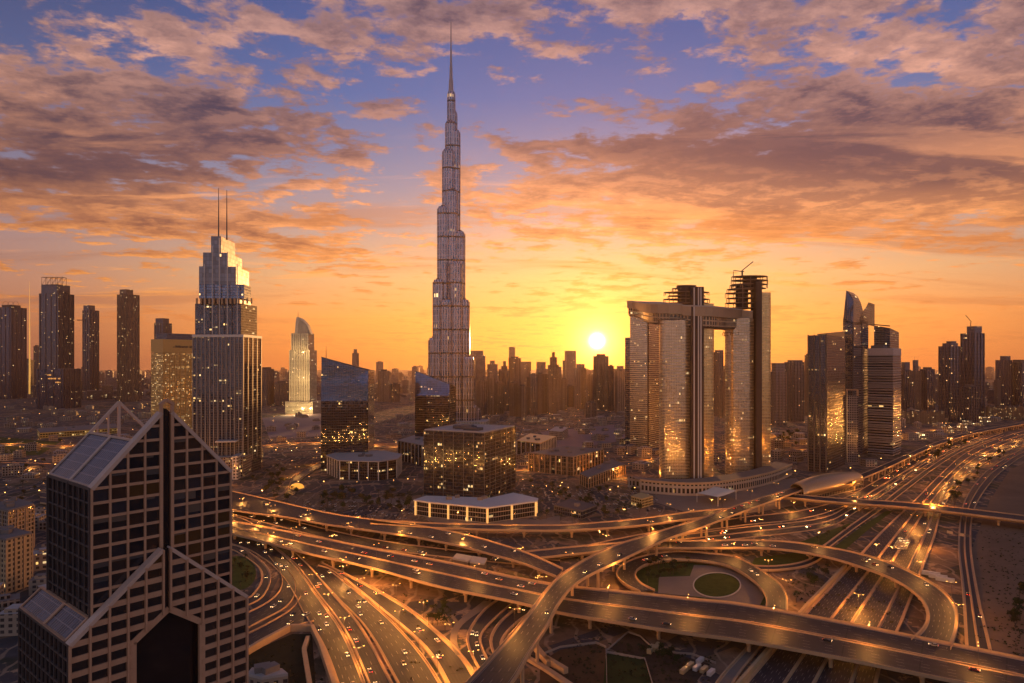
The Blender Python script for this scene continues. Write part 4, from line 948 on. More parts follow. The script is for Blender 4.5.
def cols(root, poly, z0, z1, n_per, w, mat, out=.6, nm='columns'):
    n = len(poly); one = nm[:-1] if nm.endswith('columns') else None; c_ = MB()
    for i in range(n):
        a, b_ = Vector(poly[i]), Vector(poly[(i + 1) % n]); d = (b_ - a).normalized(); o = Vector((d.y, -d.x)) * out; k = max(1, round((b_ - a).length / n_per))
        for j in range(k): p = a.lerp(b_, j / k) + o; c_.bar((p.x, p.y, z0), (p.x, p.y, z1), w, w, up=(d.x, d.y, 0)); c_ = (c_.build(one, mat, root), MB())[1] if one else c_
    if not one: c_.build(nm, mat, root)
def low_block(name, label, cat, px, zt, mat, roof, col=None, base=None, overhang=1.0, plant=3, fascia=1.4):
    poly = [tuple(W(x, y).xy) for x, y in px]
    a = sum(p[0] * poly[(i + 1) % len(poly)][1] - poly[(i + 1) % len(poly)][0] * p[1] for i, p in enumerate(poly))
    if a < 0: poly = poly[::-1]
    root = thing(name, label, cat, (*cen(poly), 0)); foot(poly)
    b = MB(); b.prism(poly, 0, zt); b.build('walls', [mat, roofd], root)
    r_ = MB(); r_.prism(shrink(poly, overhang), zt + .02, zt + fascia, 0, 0, True); r_.build('roof_slab', roof, root)
    if col: cols(root, poly, 0, zt, *col)
    if plant: 
        c_ = cen(poly)
        for k in range(plant):
            j = random.randrange(len(poly)); p = Vector(c_).lerp(Vector(poly[j]), random.uniform(.1, .5)); s_ = random.uniform(4, 9); b = MB(); b.box((p.x, p.y, zt + fascia + 1.5 + .02 * k), (s_, s_ * .7, 3), random.uniform(0, 1)); b.build('rooftop_plant', roofm, root)
    return root, poly
def lift(x, y, z): p = W(x, y, z); return ((p.x / p.y) * F + CX, F * H / p.y + HY)   # row of the ground point below a point at height z
dkgl = facade('black_glass', (.05, .05, .06), (.05, .045, .045), 3.0, 3.8, .1, .16, lit=.16, rough=.08, cluster=.8)
D0 = DB(490); zt = 26
low_block('office_pavilion', 'octagonal black glass block with white vertical columns and a pale flat roof', 'office', [lift(x, y, zt) for x, y in ((328, 456), (344, 451.5), (383, 451.5), (401, 455), (396, 459.5), (378, 462), (340, 461))], zt, dkgl, roofpale, (13, 1.1, white, .9, 'columns'), overhang=1.05)
low_block('office_block', 'dark glass office block with white columns half hidden behind the big glass cube', 'office', [lift(x, y, 32) for x, y in ((398, 441), (430, 447), (448, 439), (420, 434))], 32, dkgl, roofpale, (12, .9, white, .8, 'columns'))

def cube():
    D = DB(500); q = corner(424, 484, 515.5, D, -24); foot(q); zt = ZA(433, D)
    root = thing('glass_cube', 'large glass cube office with lit floors in the middle of the photo', 'office', (*cen(q), 0))
    b = MB(); b.prism(q, 0, zt); b.build('curtain_wall', [facade('cube_glass', (.10, .105, .12), (.07, .062, .055), 2.2, 4.4, .07, .13, lit=.24, litst=1.1, cluster=1.0, wob=.05, rough=.1), roofpale], root)
    cols(root, q, 0, zt, 15, .55, plain('cube_mullion', (.13, .11, .09), .5, .3), .3, 'mullions'); roofkit(q, zt, root, roofpale, 5)
cube()
pv = low_block('glass_pavilion', 'low glass pavilion with a white roof and lit columns before the glass cube', 'pavilion', [lift(x, y, 15) for x, y in ((416, 501), (428, 497), (490, 499), (512, 494), (536, 499.5), (535, 502), (487, 508.5), (430, 503))], 15, facade('pavilion_glass', (.08, .08, .09), (.35, .27, .18), 3.0, 4.8, .06, .14, lit=.22, cluster=.6), white, None, overhang=1.04, plant=4)
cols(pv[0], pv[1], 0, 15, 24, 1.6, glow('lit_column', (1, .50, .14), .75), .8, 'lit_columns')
low_block('colonnade_building', 'brown low building with tall pale frame bays right of the glass cube', 'office', [lift(x, y, 27) for x, y in ((529, 453.5), (573, 457.5), (603, 450), (566, 446.5))], 27, facade('bay_glass', (.06, .05, .05), (.20, .14, .10), 4, 6, .12, .12, lit=.25, cluster=.6), roofm, (10, 1.3, concrete, .8, 'frame_columns'), plant=5)
low_block('annexe', 'lower annexe stepping down from the brown colonnaded building', 'annexe', [lift(x, y, 14) for x, y in ((580, 474), (588, 478), (625, 465), (612, 460))], 14, facade('bay_glass', (.06, .05, .05), (.20, .14, .10)), roofm, (8, .9, concrete, .5, 'frame_columns'), plant=2)
low_block('sloped_pavilion', 'dark office with a golden sloping roof edge behind the glass cube', 'office', [lift(x, y, 24) for x, y in ((517, 441), (540, 444), (556, 437), (530, 434))], 24, dkgl, plain('gold_cladding', (.66, .40, .12)), (12, .8, white, .6, 'columns'))
low_block('small_office', 'small pale office block in front of the hazy high-rises', 'office', [lift(x, y, 18) for x, y in ((549, 431), (562, 432), (568, 428), (556, 427))], 18, f_warm, roofpale, plant=1)
low_block('dark_shed', 'long low dark-roofed hall beside the planted car park', 'hall', [lift(x, y, 8) for x, y in ((554, 506), (582, 512), (597, 506), (571, 500))], 8, f_dark, roofd, plant=2)
low_block('yellow_pavilion', 'small low house glowing warm yellow near the arcade podium', 'house', [lift(x, y, 9) for x, y in ((631, 497), (642, 500), (653, 497), (641, 493.5))], 9, facade('yellow_house', (.3, .2, .08), (.60, .40, .14), 3, 3, .3, .3, lit=.75, litst=1.0, litcol=(1, .6, .15)), plain('ochre_roof', (.50, .34, .13), .8), plant=0)
low_block('market_hall', 'long low yellow-lit hall behind the roof of the gabled tower', 'hall', [lift(x, y, 12) for x, y in ((37, 429), (40, 433), (118, 428), (116, 424))], 12, facade('yellow_hall', (.3, .2, .06), (.62, .40, .10), 5, 5, .2, .4, lit=.7, litst=.8, litcol=(1, .56, .1)), roofm, plant=2)
low_block('block_of_flats', 'pale block of flats at the left edge, the farther of the two', 'flats', [lift(x, y, 40) for x, y in ((-12, 507), (8, 512), (34, 505), (16, 499))], 40, f_warm, roofm, (9, .8, concrete, .3, 'balcony_piers'))
low_block('block_of_flats', 'yellowish block of flats at the left edge, the nearer of the two', 'flats', [lift(x, y, 38) for x, y in ((-20, 536), (6, 541), (32, 534), (8, 528))], 38, facade('ochre_flats', (.08, .06, .05), (.40, .28, .15), 3.6, 3.5, .46, .42, lit=.12, metal=.2), roofm, (8, .8, concrete, .3, 'balcony_piers'))

# vaulted station
def station():
    root = thing('vaulted_station', 'golden shell-roofed metro station at the end of the narrow bridge', 'station', tuple(W(825, 492)))
    a, b_ = W(797, 489.5, 13), W(856, 476.5, 13); d = (b_ - a).normalized(); n = Vector((-d.y, d.x, 0)); L = (b_ - a).length; sh = MB(); N, M = 16, 18
    def P(i, j):
        u = i / N; t = math.pi * (j / M); wd = 17 * (.62 + .38 * math.sin(math.pi * min(1, u * .85 + .12))); hh = 15 * (.55 + .45 * math.sin(math.pi * (u * .8 + .12)))
        skew = (j / M - .5) * 16
        p = a + d * (L * u + skew * (1 if i == 0 else .4)) + n * (-math.cos(t) * wd); return Vector((p.x, p.y, 9 + math.sin(t) ** .8 * hh if 0 < j < M else 7))
    for i in range(N):
        for j in range(M): sh.face([P(i, j), P(i + 1, j), P(i + 1, j + 1), P(i, j + 1)], 0, [(i * 3, j * 3), (i * 3 + 3, j * 3), (i * 3 + 3, j * 3 + 3), (i * 3, j * 3 + 3)])
    o = sh.build('shell_roof', plain('gold_shell', (.52, .34, .16), .34, .55, var=.12), root, True); m = o.modifiers.new('thick', 'SOLIDIFY'); m.thickness = .8
    bs = MB(); bs.box(tuple((a + b_) / 2 + Vector((0, 0, -8))), (L * .92, 24, 10), math.atan2(d.y, d.x)); bs.build('concourse', facade('concourse', (.1, .08, .06), (.4, .28, .16), 4, 5, .2, .2, lit=.6, litst=1.0), root)
    foot([a.xy, b_.xy])
station()

def tent():
    root = thing('canopy', 'white double-peaked tent canopy beside the arcade podium', 'canopy', tuple(W(715, 498)))
    q = [W(x, y, 11) for x, y in ((697, 493), (718, 497), (736, 490.5), (714, 486.5))]; b = MB(); N = 8
    def P(i, j):
        u, v = i / N, j / N; p = q[0].lerp(q[1], u).lerp(q[3].lerp(q[2], u), v); p.z = 11 + 1.6 * abs(math.sin(2 * math.pi * u)) * math.sin(math.pi * v) - .8 * math.sin(math.pi * v); return p
    for i in range(N):
        for j in range(N): b.face([P(i, j), P(i + 1, j), P(i + 1, j + 1), P(i, j + 1)])
    b.build('membrane', plain('canvas', (.78, .66, .48), .7, var=.05), root, True)
    for p in q: c_ = MB(); c_.cyl(p.x, p.y, 0, 11, .35, n=8); c_.build('post', white, root)
tent()

# ------------------------------------------------------------------ right-hand towers
def right_towers():
    D = DB(473); q = corner(808, 826, 845, D, -40); foot(q); zt = ZA(335, D)
    root = tower('slab_tower', 'flat-topped slab tower, dark left face and gold-edged right face, nearest right of the linked towers', [(q, 0, zt)], [facade('slab_side', (.08, .085, .11), (.075, .06, .055), 4.5, 3.9, .06, .12, lit=.12, cluster=.8), roofpale])
    b = MB(); w = shrink(q, .97); b.prism([w[1], w[2], w[3], ((w[0][0] + w[1][0]) / 2, (w[0][1] + w[1][1]) / 2)], zt - 1, [zt + 3, zt + 9, zt + 5, zt + 2]); b.build('crown', plain('gold_crown', (.55, .36, .14), .35, .5), root)
    e = MB()
    for t, i, j in ((0, 0, 1), (.34, 0, 1), (.66, 0, 1), (1, 0, 1)): p = Vector(q[i]).lerp(Vector(q[j]), t); e.bar((p.x, p.y - .5, 0), (p.x, p.y - .5, zt + 1), 1.4, 1.4, up=(1, 0, 0))
    e.build('fins', concdark, root)
    # blade tower with two horn tips
    D = DB(460); q = corner(843, 853, 868.5, D, -38); foot(q); z = lambda y: ZA(y, D)
    root = thing('horned_tower', 'tall blue-black tower ending in two curved horn tips', 'tower', (*cen(q), 0))
    b = MB(); b.prism(q, 0, [z(318), z(322), z(318), z(318)]); b.build('shaft', [f_navy, roofd], root)
    A, B_, C_ = Vector((*q[0], 0)), Vector((*q[1], 0)), Vector((*q[2], 0)); E = Vector((*q[3], 0)); back = (E - A) * .45
    def horn(pts, nm):
        h = MB(); f = [Vector((p.x, p.y, zz)) for p, zz in pts]; r_ = [p + back for p in f]; h.face(f); h.face(r_[::-1])
        for i in range(len(f)): j = (i + 1) % len(f); h.face([f[j], f[i], r_[i], r_[j]], 0, [(0, f[j].z), (0, f[i].z), (20, r_[i].z), (20, r_[j].z)])
        h.build(nm, [f_navy], root)
    fr = lambda t: A.lerp(B_, t / .4) if t < .4 else B_.lerp(C_, (t - .4) / .6)
    horn([(fr(0), z(322)), (fr(.4), z(324)), (fr(.56), z(318)), (fr(.50), z(307)), (fr(.42), z(300)), (fr(.30), z(294)), (fr(.13), z(290))], 'horn')
    horn([(fr(.62), z(322)), (fr(1), z(322)), (fr(1), z(297)), (fr(.9), z(303)), (fr(.78), z(308)), (fr(.66), z(314))], 'horn')
    g_ = MB(); p = B_.lerp(C_, .55); g_.bar((p.x, p.y - .4, 0), (p.x, p.y - .4, z(320)), 1.2, 1.0, up=(1, 0, 0)); p = B_; g_.bar((p.x, p.y - .6, 0), (p.x, p.y - .6, z(322)), 1.2, 1.2, up=(1, 0, 0)); g_.build('fins', steel, root)
    # slim unfinished block in front of it
    D = DB(463); q = rect(848, 860, D, -20, .8); foot(q); root = tower('framed_block', 'slim unfinished block with a light open top frame before the horned tower', [(q, 0, ZA(396, D))], [facade('unfinished', (.08, .07, .07), (.26, .20, .16), 3.2, 3.8, .3, .3, lit=.2, metal=.3), roofd])
    fr_ = MB()
    for i in range(4): a, b2 = q[i], q[(i + 1) % 4]; fr_.bar((*a, ZA(396, D)), (*a, ZA(390, D)), 1, 1, up=(1, 0, 0)); fr_.bar((*a, ZA(390, D)), (*b2, ZA(390, D)), 1, 1)
    fr_.build('top_frame', concrete, root)
    cr = thing('tower_crane', 'thin lattice crane leaning over the slim unfinished block', 'crane', (*q[0], 0)); m_ = MB(); m_.bar((q[0][0] - 3, q[0][1] - 3, 0), (q[0][0] - 3, q[0][1] - 3, ZA(392, D)), 1.2, 1.2, up=(1, 0, 0)); m_.build('tower_mast', steel, cr)
    m_ = MB(); m_.bar((q[0][0] - 3, q[0][1] - 3, ZA(393, D)), (XA(845, D), q[0][1] - 6, ZA(379, D)), 1, 1); m_.build('jib', steel, cr)
    # banded tower and the one behind it
    D = DB(456); q = corner(868, 893, 901, D, -41); foot(q); root = tower('banded_tower', 'tower wrapped in pale horizontal louvre bands with a light top storey', [(q, 0, ZA(355, D))], [f_band, roofpale])
    lv = MB(); zz = 8
    while zz < ZA(356, D): lv.prism(shrink(q, 1.025), zz, zz + .9, 0, 0, True); zz += 5.4
    lv.build('louvre_bands', plain('louvre', (.40, .32, .27), .5, .2), root)
    b = MB(); b.prism(shrink(q, 1.02), ZA(355, D) + .1, ZA(348, D)); b.build('top_storey', [plain('pale_band', (.55, .43, .36), .6), roofpale], root)
    b = MB(); b.prism(shrink(q, .5, -10, 0), ZA(348, D) + .05, ZA(345, D)); b.build('rooftop_plant', roofm, root)
    D = DB(450); q = corner(874, 890, 899, D, -41); foot(q); root = tower('slant_roof_tower', 'glass tower with a slanting roof line rising behind the banded tower', [(q, 0, [ZA(325, D), ZA(328, D), ZA(331, D), ZA(328, D)])], [f_office, roofd])
    b = MB(); b.bar((*q[0], ZA(324, D)), (*q[1], ZA(326, D)), 1.2, 2.0); b.bar((*q[0], ZA(324, D)), (q[0][0], q[0][1], ZA(318, D)), .7, .7, up=(1, 0, 0)); b.build('roof_rail', steel, root)
right_towers()

# ------------------------------------------------------------------ far towers, each its own label
def far(name, label, x0, x1, ys, ybase, mat, deg=20, tiers=(), spire=None, plant=True, group=None, cat='tower'):
    D = DB(ybase); q = rect(x0, x1, D, deg, .85); foot(q); r_ = tower(name, label, [(q, 0, ZA(ys, D))], [mat, roofd], cat, group)
    for a, b_, y in tiers:                             # narrower storeys above
        p = rect(a, b_, D + 6, deg, .85); m_ = MB(); z0 = ZA(ys, D) - .3; m_.prism(p, z0 - 3, ZA(y, D)); m_.build('setback', [mat, roofd], r_)
    if plant and not tiers: p = shrink(q, .6); m_ = MB(); m_.prism(p, ZA(ys, D) - .2, ZA(ys, D) + (q[1][0] - q[0][0]) * .10 + 3); m_.build('rooftop_plant', [roofd], r_)
    if spire: mast(r_, XA(spire[0], D), D + 12, ZA(ys, D), ZA(spire[1], D), spire[2] if len(spire) > 2 else .9)
    # vertical piers on the fronts
    fl = MB()
    for i, j in ((0, 1), (3, 0), (1, 2)):
        a, b_ = Vector(q[i]), Vector(q[j]); d = (b_ - a).normalized(); o = Vector((d.y, -d.x)) * .6
        for t in (.08, .36, .64, .92): p = a.lerp(b_, t) + o; fl.bar((p.x, p.y, 0), (p.x, p.y, ZA(ys, D)), 1.8, 1.4, up=(d.x, d.y, 0))
    fl.build('piers', plain('navy_pier', (.055, .055, .068), .5, .3) if mat in (f_navy, f_dark) else concdark, r_)
    return r_, q, D
def frame_top(r_, x0, x1, y0, y1, D, n=5):
    b = MB(); X0, X1 = XA(x0, D), XA(x1, D)
    for yy in (D + 4, D + 26):
        for i in range(n): x = X0 + (X1 - X0) * i / (n - 1); b.bar((x, yy, ZA(y1, D) - 2), (x, yy, ZA(y0, D)), 1.2, 1.2, up=(1, 0, 0))
        b.bar((X0, yy, ZA(y0, D)), (X1, yy, ZA(y0, D)), 1.4, 1.4)
        for i in range(n - 1):
            a = X0 + (X1 - X0) * i / (n - 1); c_ = X0 + (X1 - X0) * (i + 1) / (n - 1); b.bar((a, yy, ZA(y1, D)), (c_, yy, ZA(y0, D)), .8, .8)
    for x in (X0, X1): b.bar((x, D + 4, ZA(y0, D)), (x, D + 26, ZA(y0, D)), 1.4, 1.4)
    b.build('crown_frame', steel, r_)
r_, q, D = far('dark_tower', 'dark tower at the left picture edge with hoops of wire on top', -6, 17.5, 307, 399, f_navy, -14); 
for i in range(3):
    a = [Vector((XA(4 + 5 * i + 6 * math.cos(t) * .55, D), D + 10, ZA(306, D) + 22 * math.sin(t))) for t in (math.pi * k / 8 for k in range(9))]; b = MB()
    for p, s in zip(a, a[1:]): b.bar(p, s, .8, .8)
    b.build('crown_hoop', steel, r_)
r_, q, D = far('dark_tower', 'tallest dark tower at far left with an open frame crown', 38, 64.5, 293, 404, f_dark, -12, [(40.5, 62, 284)]); frame_top(r_, 41, 62, 277, 285, D)
r_, q, D = far('sign_block', 'squat dark block with a small gold sign at the foot of the tallest far-left tower', 37, 68.5, 369, 409, f_navy, -6, plant=False, cat='block')
b = MB()
for row, (y, x0, x1) in enumerate(((375, 47, 51), (378.6, 47.5, 56), (378.6, 57.5, 63), (382.4, 55, 62))):
    n = int((x1 - x0) / 1.3)
    for i in range(n): x = XA(x0 + (i + .5) * (x1 - x0) / n, D); b.box((x, q[0][1] - 9.5, ZA(y, D)), (2.1, .8, 5 if i % 3 else 3.4))
b.build('lettering', glow('gold_sign', (1, .42, .10), .9), r_)
r_, q, D = far('dark_tower', 'slim dark tower with a rounded top and a jutting arm', 81, 95, 310, 400, f_dark, -20, [(82.5, 92, 305)]); b = MB(); b.bar((XA(76, D), D + 8, ZA(320, D)), (XA(83, D), D + 8, ZA(320, D)), 3.5, 3.5); b.build('jutting_arm', steel, r_)
r_, q, D = far('brown_tower', 'straight brown tower with a small flat cap left of the golden hotel', 115, 134.5, 294, 402, facade('brown_grid', (.10, .085, .08), (.24, .165, .11), 3.2, 3.8, .28, .3, lit=.16), -22, [(118.5, 130, 289)])
far('brown_tower', 'tower with a rounded cap peeping over the golden hotel', 153.5, 168, 323, 412, f_mauve, -15, [(155, 166, 318)])
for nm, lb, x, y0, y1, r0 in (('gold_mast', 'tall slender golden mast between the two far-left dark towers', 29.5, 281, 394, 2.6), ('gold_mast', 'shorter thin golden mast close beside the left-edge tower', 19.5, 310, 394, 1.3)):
    D = DB(y1); b = MB(); b.cyl(XA(x, D), D, 0, ZA(y0, D), r0 * 1.6, .3, n=8, mt=0); o = b.build(nm, glow('gold_mast_glow', (1, .50, .10), .55)); tag(o, lb, 'mast')  # emission added to the whole mast for its gold glow
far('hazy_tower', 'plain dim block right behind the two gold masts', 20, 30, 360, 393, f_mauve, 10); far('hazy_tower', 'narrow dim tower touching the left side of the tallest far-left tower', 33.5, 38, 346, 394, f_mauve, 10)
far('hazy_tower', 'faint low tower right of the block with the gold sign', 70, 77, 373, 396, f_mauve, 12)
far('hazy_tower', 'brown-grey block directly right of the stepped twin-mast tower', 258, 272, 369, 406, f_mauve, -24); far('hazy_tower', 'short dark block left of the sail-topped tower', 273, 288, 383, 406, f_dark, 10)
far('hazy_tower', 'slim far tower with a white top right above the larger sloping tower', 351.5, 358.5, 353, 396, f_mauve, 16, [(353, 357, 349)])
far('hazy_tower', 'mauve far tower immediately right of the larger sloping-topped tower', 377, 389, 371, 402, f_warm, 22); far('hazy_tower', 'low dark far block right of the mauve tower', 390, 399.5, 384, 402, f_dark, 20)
sk = [(476, 487, 380, 416, 0, 'dark stub tower touching the right side of the tallest tower'), (488, 495, 378, 415, 1, 'narrow tower second right of the tallest tower'), (495, 504, 383, 414, 2, 'broad low tower third right of the tallest tower'),
      (499, 509.5, 371, 411, 3, 'tower with a pointed stepped cap left of the flat dark one'), (508.5, 521, 358, 408, 0, 'flat-topped dark tower highest of the cluster right of the tallest tower'), (509.5, 518, 383, 417, 2, 'low tower in front of the flat-topped dark one'),
      (518.5, 527, 386, 417, 1, 'pale low tower with a plain roof before the haze'), (527, 537.5, 377, 416, 3, 'mid-height tower left of the twin-roofed one'), (536.5, 544, 374, 414, 0, 'narrow mid tower left of the pointed stepped tower'),
      (545, 561, 374, 414, 2, 'pointed stepped tower standing out between the tallest tower and the sun'), (561, 567, 379, 411, 1, 'thin low tower right of the pointed stepped one'), (567, 574, 386, 407, 3, 'faint stubby tower in the orange haze'),
      (574.5, 587, 368, 409, 0, 'square orange-lit tower just left of the sun'), (587.5, 593, 375, 405, 1, 'thin tower squeezed left of the tower under the sun'), (594.5, 608.5, 356, 410, 2, 'tower standing right under the sun'),
      (608.5, 614, 366, 411, 3, 'narrow tower touching the right of the one under the sun'), (616, 624, 371, 413, 1, 'pale thin tower left of the linked towers'), (585, 597.5, 403, 418, 0, 'low dark block below the towers under the sun')]
ms = [f_mauve, f_warm, facade('brown_grid', (.10, .085, .08), (.24, .165, .11)), f_dark]
for i, (a, b_, y, yb, m_, lb) in enumerate(sk):
    t = []; sp = None
    if i == 3: t = [(501, 507.5, 366), (503, 506, 361)]
    if i == 9: t = [(548, 559, 365), (550, 557, 357), (552, 555, 352)]
    if i in (1, 7, 12): t = [(a + 2, b_ - 2, y - 4)]
    if i == 5: sp = (514, 378)
    far('hazy_tower', lb, a, b_, y, yb, ms[m_], random.choice((12, 22, 35, 50)), t, sp)
rt = [(714, 724, 352, 418, f_dark, 'slim dark tower with an angled top seen between the linked towers', [(716, 724, 350)]), (724, 731, 366, 416, f_mauve, 'narrow grey tower beside the right linked tower', []), (772, 787, 372, 426, f_mauve, 'brown tower with a dark penthouse right of the linked towers', [(774, 785, 363)]),
      (787.5, 806, 362, 422, f_dark, 'wide blue-grey tower left of the dark slab tower', [(790, 804, 360)]), (806, 812, 355, 416, f_mauve, 'thin pale tower edge behind the dark slab tower', []),
      (902, 911.5, 370, 412, f_navy, 'left block of the dark trio right of the banded tower', [(903.5, 910, 362)]), (912, 923, 371, 414, f_mauve, 'middle block of the dark trio with a mast', [(914, 919, 360)]), (924, 935, 369, 412, f_navy, 'right block of the dark trio right of the banded tower', []),
      (944, 961.5, 346, 422, f_navy, 'dark tower with a rounded lit cap left of the crane-topped one', [(946.5, 959, 343), (949, 957, 341)]), (961.5, 968, 347, 416, f_mauve, 'slim grey tower between two dark right-hand towers', []),
      (967, 986.5, 333, 420, f_navy, 'tallest dark tower at the far right with a crane', [(971, 983, 326)]), (966, 980, 387, 424, f_dark, 'low front block at the foot of the crane-topped tower', []),
      (996, 1001, 380, 408, f_mauve, 'thin low tower left of the flat-roofed pair at the right edge', []), (1000, 1014.5, 360, 406, f_navy, 'flat-roofed blue tower near the right edge', [(1003, 1012, 356)]), (1015, 1034, 362, 406, f_dark, 'tower cut by the right picture edge', [])]
for a, b_, y, yb, mt, lb, t in rt:
    r_, q, D = far('far_tower', lb, a, b_, y, yb, mt, random.choice((10, 18, 26)), t, (916.8, 356, .6) if a == 912 else None)
    if a == 967:
        cr = thing('tower_crane', 'small crane on the tallest dark tower at the far right', 'crane', (XA(973, D), D + 10, ZA(326, D))); m_ = MB(); m_.bar((XA(973, D), D + 10, ZA(327, D)), (XA(973, D), D + 10, ZA(322, D)), 1.4, 1.4, up=(1, 0, 0)); m_.build('tower_mast', steel, cr); m_ = MB(); m_.bar((XA(974, D), D + 10, ZA(322, D)), (XA(968, D), D + 10, ZA(315, D)), 1.2, 1.2); m_.build('jib', steel, cr)
glow_flats = facade('lit_flats', (.20, .13, .07), (.50, .34, .18), 4.0, 3.8, .34, .3, lit=2.4, litst=3.2, litcol=(1, .5, .12), metal=.3)
for i in range(9):
    a = 901 + i * 4.9; far('lit_flats', 'gold-lit block of flats in the long row under the dark trio', a, a + 4.4, 411.5 + (i % 2), 424, glow_flats, 8, plant=True, group='row of lit flats under the dark trio', cat='flats')
for i in range(8):
    a = 988 + i * 4.9; far('lit_flats', 'gold-lit block of flats in the row at the right edge', a, a + 4.4, 406.5 + (i % 2), 420, glow_flats, 8, group='row of lit flats at the right edge', cat='flats')

# distant skyline fading into the haze, and low houses; each a thing, alike ones share a label
def clear(x, y, r):
    return all((x - a) ** 2 + (y - b_) ** 2 > (r + c_) ** 2 for a, b_, c_ in FOOT)
RP = [(p.x, p.y) for r_ in ROADS.values() for i in range(0, r_.n, 2) for t in (0, .25, .5, .75, 1) for p in (r_.pt(i, t),)]
GRID = {}
for p in RP: GRID.setdefault((int(p[0] // 40), int(p[1] // 40)), []).append(p)
def off_road(x, y, r):
    i, j = int(x // 40), int(y // 40)
    return all((x - a) ** 2 + (y - b_) ** 2 > r * r for u in (-1, 0, 1) for v in (-1, 0, 1) for a, b_ in GRID.get((i + u, j + v), ()))
def scatter_tower(n, xr, yr, hr, wr, label, group, mat, cat='tower', name='distant_tower', tries=2500):
    k = 0
    while k < n and tries:
        tries -= 1; px_, py_ = random.uniform(*xr), random.uniform(*yr); p = W(px_, py_); w = random.uniform(*wr)
        if not clear(p.x, p.y, w * .75) or not off_road(p.x, p.y, w * .7 + 3): continue
        h = random.uniform(*hr); h = h if random.random() < .8 else h * 1.35; th = R(random.choice((8, 20, 35, 55)))
        q = [(p.x + a * math.cos(th) - b_ * math.sin(th), p.y + a * math.sin(th) + b_ * math.cos(th)) for a, b_ in ((-w / 2, -w * .4), (w / 2, -w * .4), (w / 2, w * .4), (-w / 2, w * .4))]
        b = MB(); b.prism(q, 0, h)
        if random.random() < .8: b.prism(shrink(q, random.uniform(.35, .7)), h - .1, h + max(2.2, h * random.uniform(.03, .1)))
        o = b.build(name, [mat if not isinstance(mat, (list, tuple)) else random.choice(mat), random.choice((roofm, roofd, roofpale))]); tag(o, label, cat, group); foot(q); k += 1
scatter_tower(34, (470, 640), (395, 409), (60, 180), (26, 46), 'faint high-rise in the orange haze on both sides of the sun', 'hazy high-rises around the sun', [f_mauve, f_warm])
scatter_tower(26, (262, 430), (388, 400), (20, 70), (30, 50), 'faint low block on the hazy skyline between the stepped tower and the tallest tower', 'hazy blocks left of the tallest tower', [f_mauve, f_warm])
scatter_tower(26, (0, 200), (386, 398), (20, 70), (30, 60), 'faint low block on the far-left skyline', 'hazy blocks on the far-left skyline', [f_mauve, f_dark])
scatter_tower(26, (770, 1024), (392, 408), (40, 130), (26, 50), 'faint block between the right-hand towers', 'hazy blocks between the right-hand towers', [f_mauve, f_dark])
scatter_tower(40, (262, 430), (400, 445), (5, 12), (14, 30), 'flat-roofed low house on the open ground beside the sail-topped tower', 'low houses beside the sail-topped tower', [f_low, f_warm], 'house', 'low_house')
scatter_tower(80, (-20, 200), (408, 480), (5, 13), (12, 28), 'flat-roofed low house in the district behind the gabled tower', 'low houses behind the gabled tower', [f_low, f_warm], 'house', 'low_house')
scatter_tower(95, (480, 660), (414, 470), (5, 14), (12, 28), 'flat-roofed low house in the district below the sun', 'low houses below the sun', [f_low, f_warm], 'house', 'low_house')
scatter_tower(52, (715, 900), (420, 472), (5, 14), (12, 26), 'flat-roofed low house among the right-hand towers', 'low houses among the right-hand towers', [f_low, f_warm], 'house', 'low_house')
scatter_tower(30, (885, 1010), (414, 440), (6, 16), (14, 30), 'flat-roofed low house on the dark ground left of the far highway', 'low houses left of the far highway', [f_low, glow_flats], 'house', 'low_house')
scatter_tower(24, (-30, 60), (520, 640), (6, 14), (12, 22), 'low building at the left edge beside the gabled tower', 'low buildings at the left edge', [f_low, f_warm], 'building', 'low_building')

def far_city():                                      # the outer city: one mass of blocks dissolving in the haze
    rn = random.Random(21); b = MB()
    for _ in range(900):
        D = rn.uniform(2900, 9500); x = rn.uniform(-.82, .82) * D; w = rn.uniform(22, 60); h = rn.choice((12, 20, 30, 45, 60, 80)) * rn.uniform(.7, 1.4) * (1.5 if rn.random() < .06 else 1); th = rn.uniform(0, 1.5); cs, sn = math.cos(th), math.sin(th)
        q = [(x + a * cs - c_ * sn, D + a * sn + c_ * cs) for a, c_ in ((-w / 2, -w / 2), (w / 2, -w / 2), (w / 2, w / 2), (-w / 2, w / 2))]
        b.prism(q, 0, h, 0, 1); b.prism(shrink(q, .5), h - .1, h + rn.uniform(2, 8), 1, 1)
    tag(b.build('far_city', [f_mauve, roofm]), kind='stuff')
far_city()
# ------------------------------------------------------------------ yard walls, sheds, canopies
def wall_line(name, label, px, h, w, mat, cat='wall'):
    b = MB(); pts = [W(x, y) for x, y in px]
    for p, q in zip(pts, pts[1:]): b.bar(p + Vector((0, 0, h / 2)), q + Vector((0, 0, h / 2)), w, h)
    o = b.build(name, mat); tag(o, label, cat); return o
wall_line('retaining_wall', 'sandy retaining wall bending round the dark scrub beside the gabled tower', [(244, 657), (262, 646), (290, 631), (312, 631), (320, 648), (334, 690), (340, 720)], 4.0, 2.2, concrete)
wall_line('ramp_wall', 'straight pale wall standing inside the dark scrub plot', [(308, 640), (304, 652), (310, 690), (314, 720)], 2.6, 2.4, concrete)
wall_line('garden_fence', 'pale fence round the dark green pitch at the bottom edge', [(606, 653), (645, 660), (654, 690), (658, 720)], 1.3, .3, plain('fence', (.34, .26, .19), .8), 'fence')
wall_line('yard_fence', 'thin fence running along the storage yard below the double flyover', [(606, 652), (628, 633), (640, 637), (652, 648), (676, 654), (692, 655), (716, 664)], 1.2, .3, plain('fence', (.34, .26, .19)), 'fence')
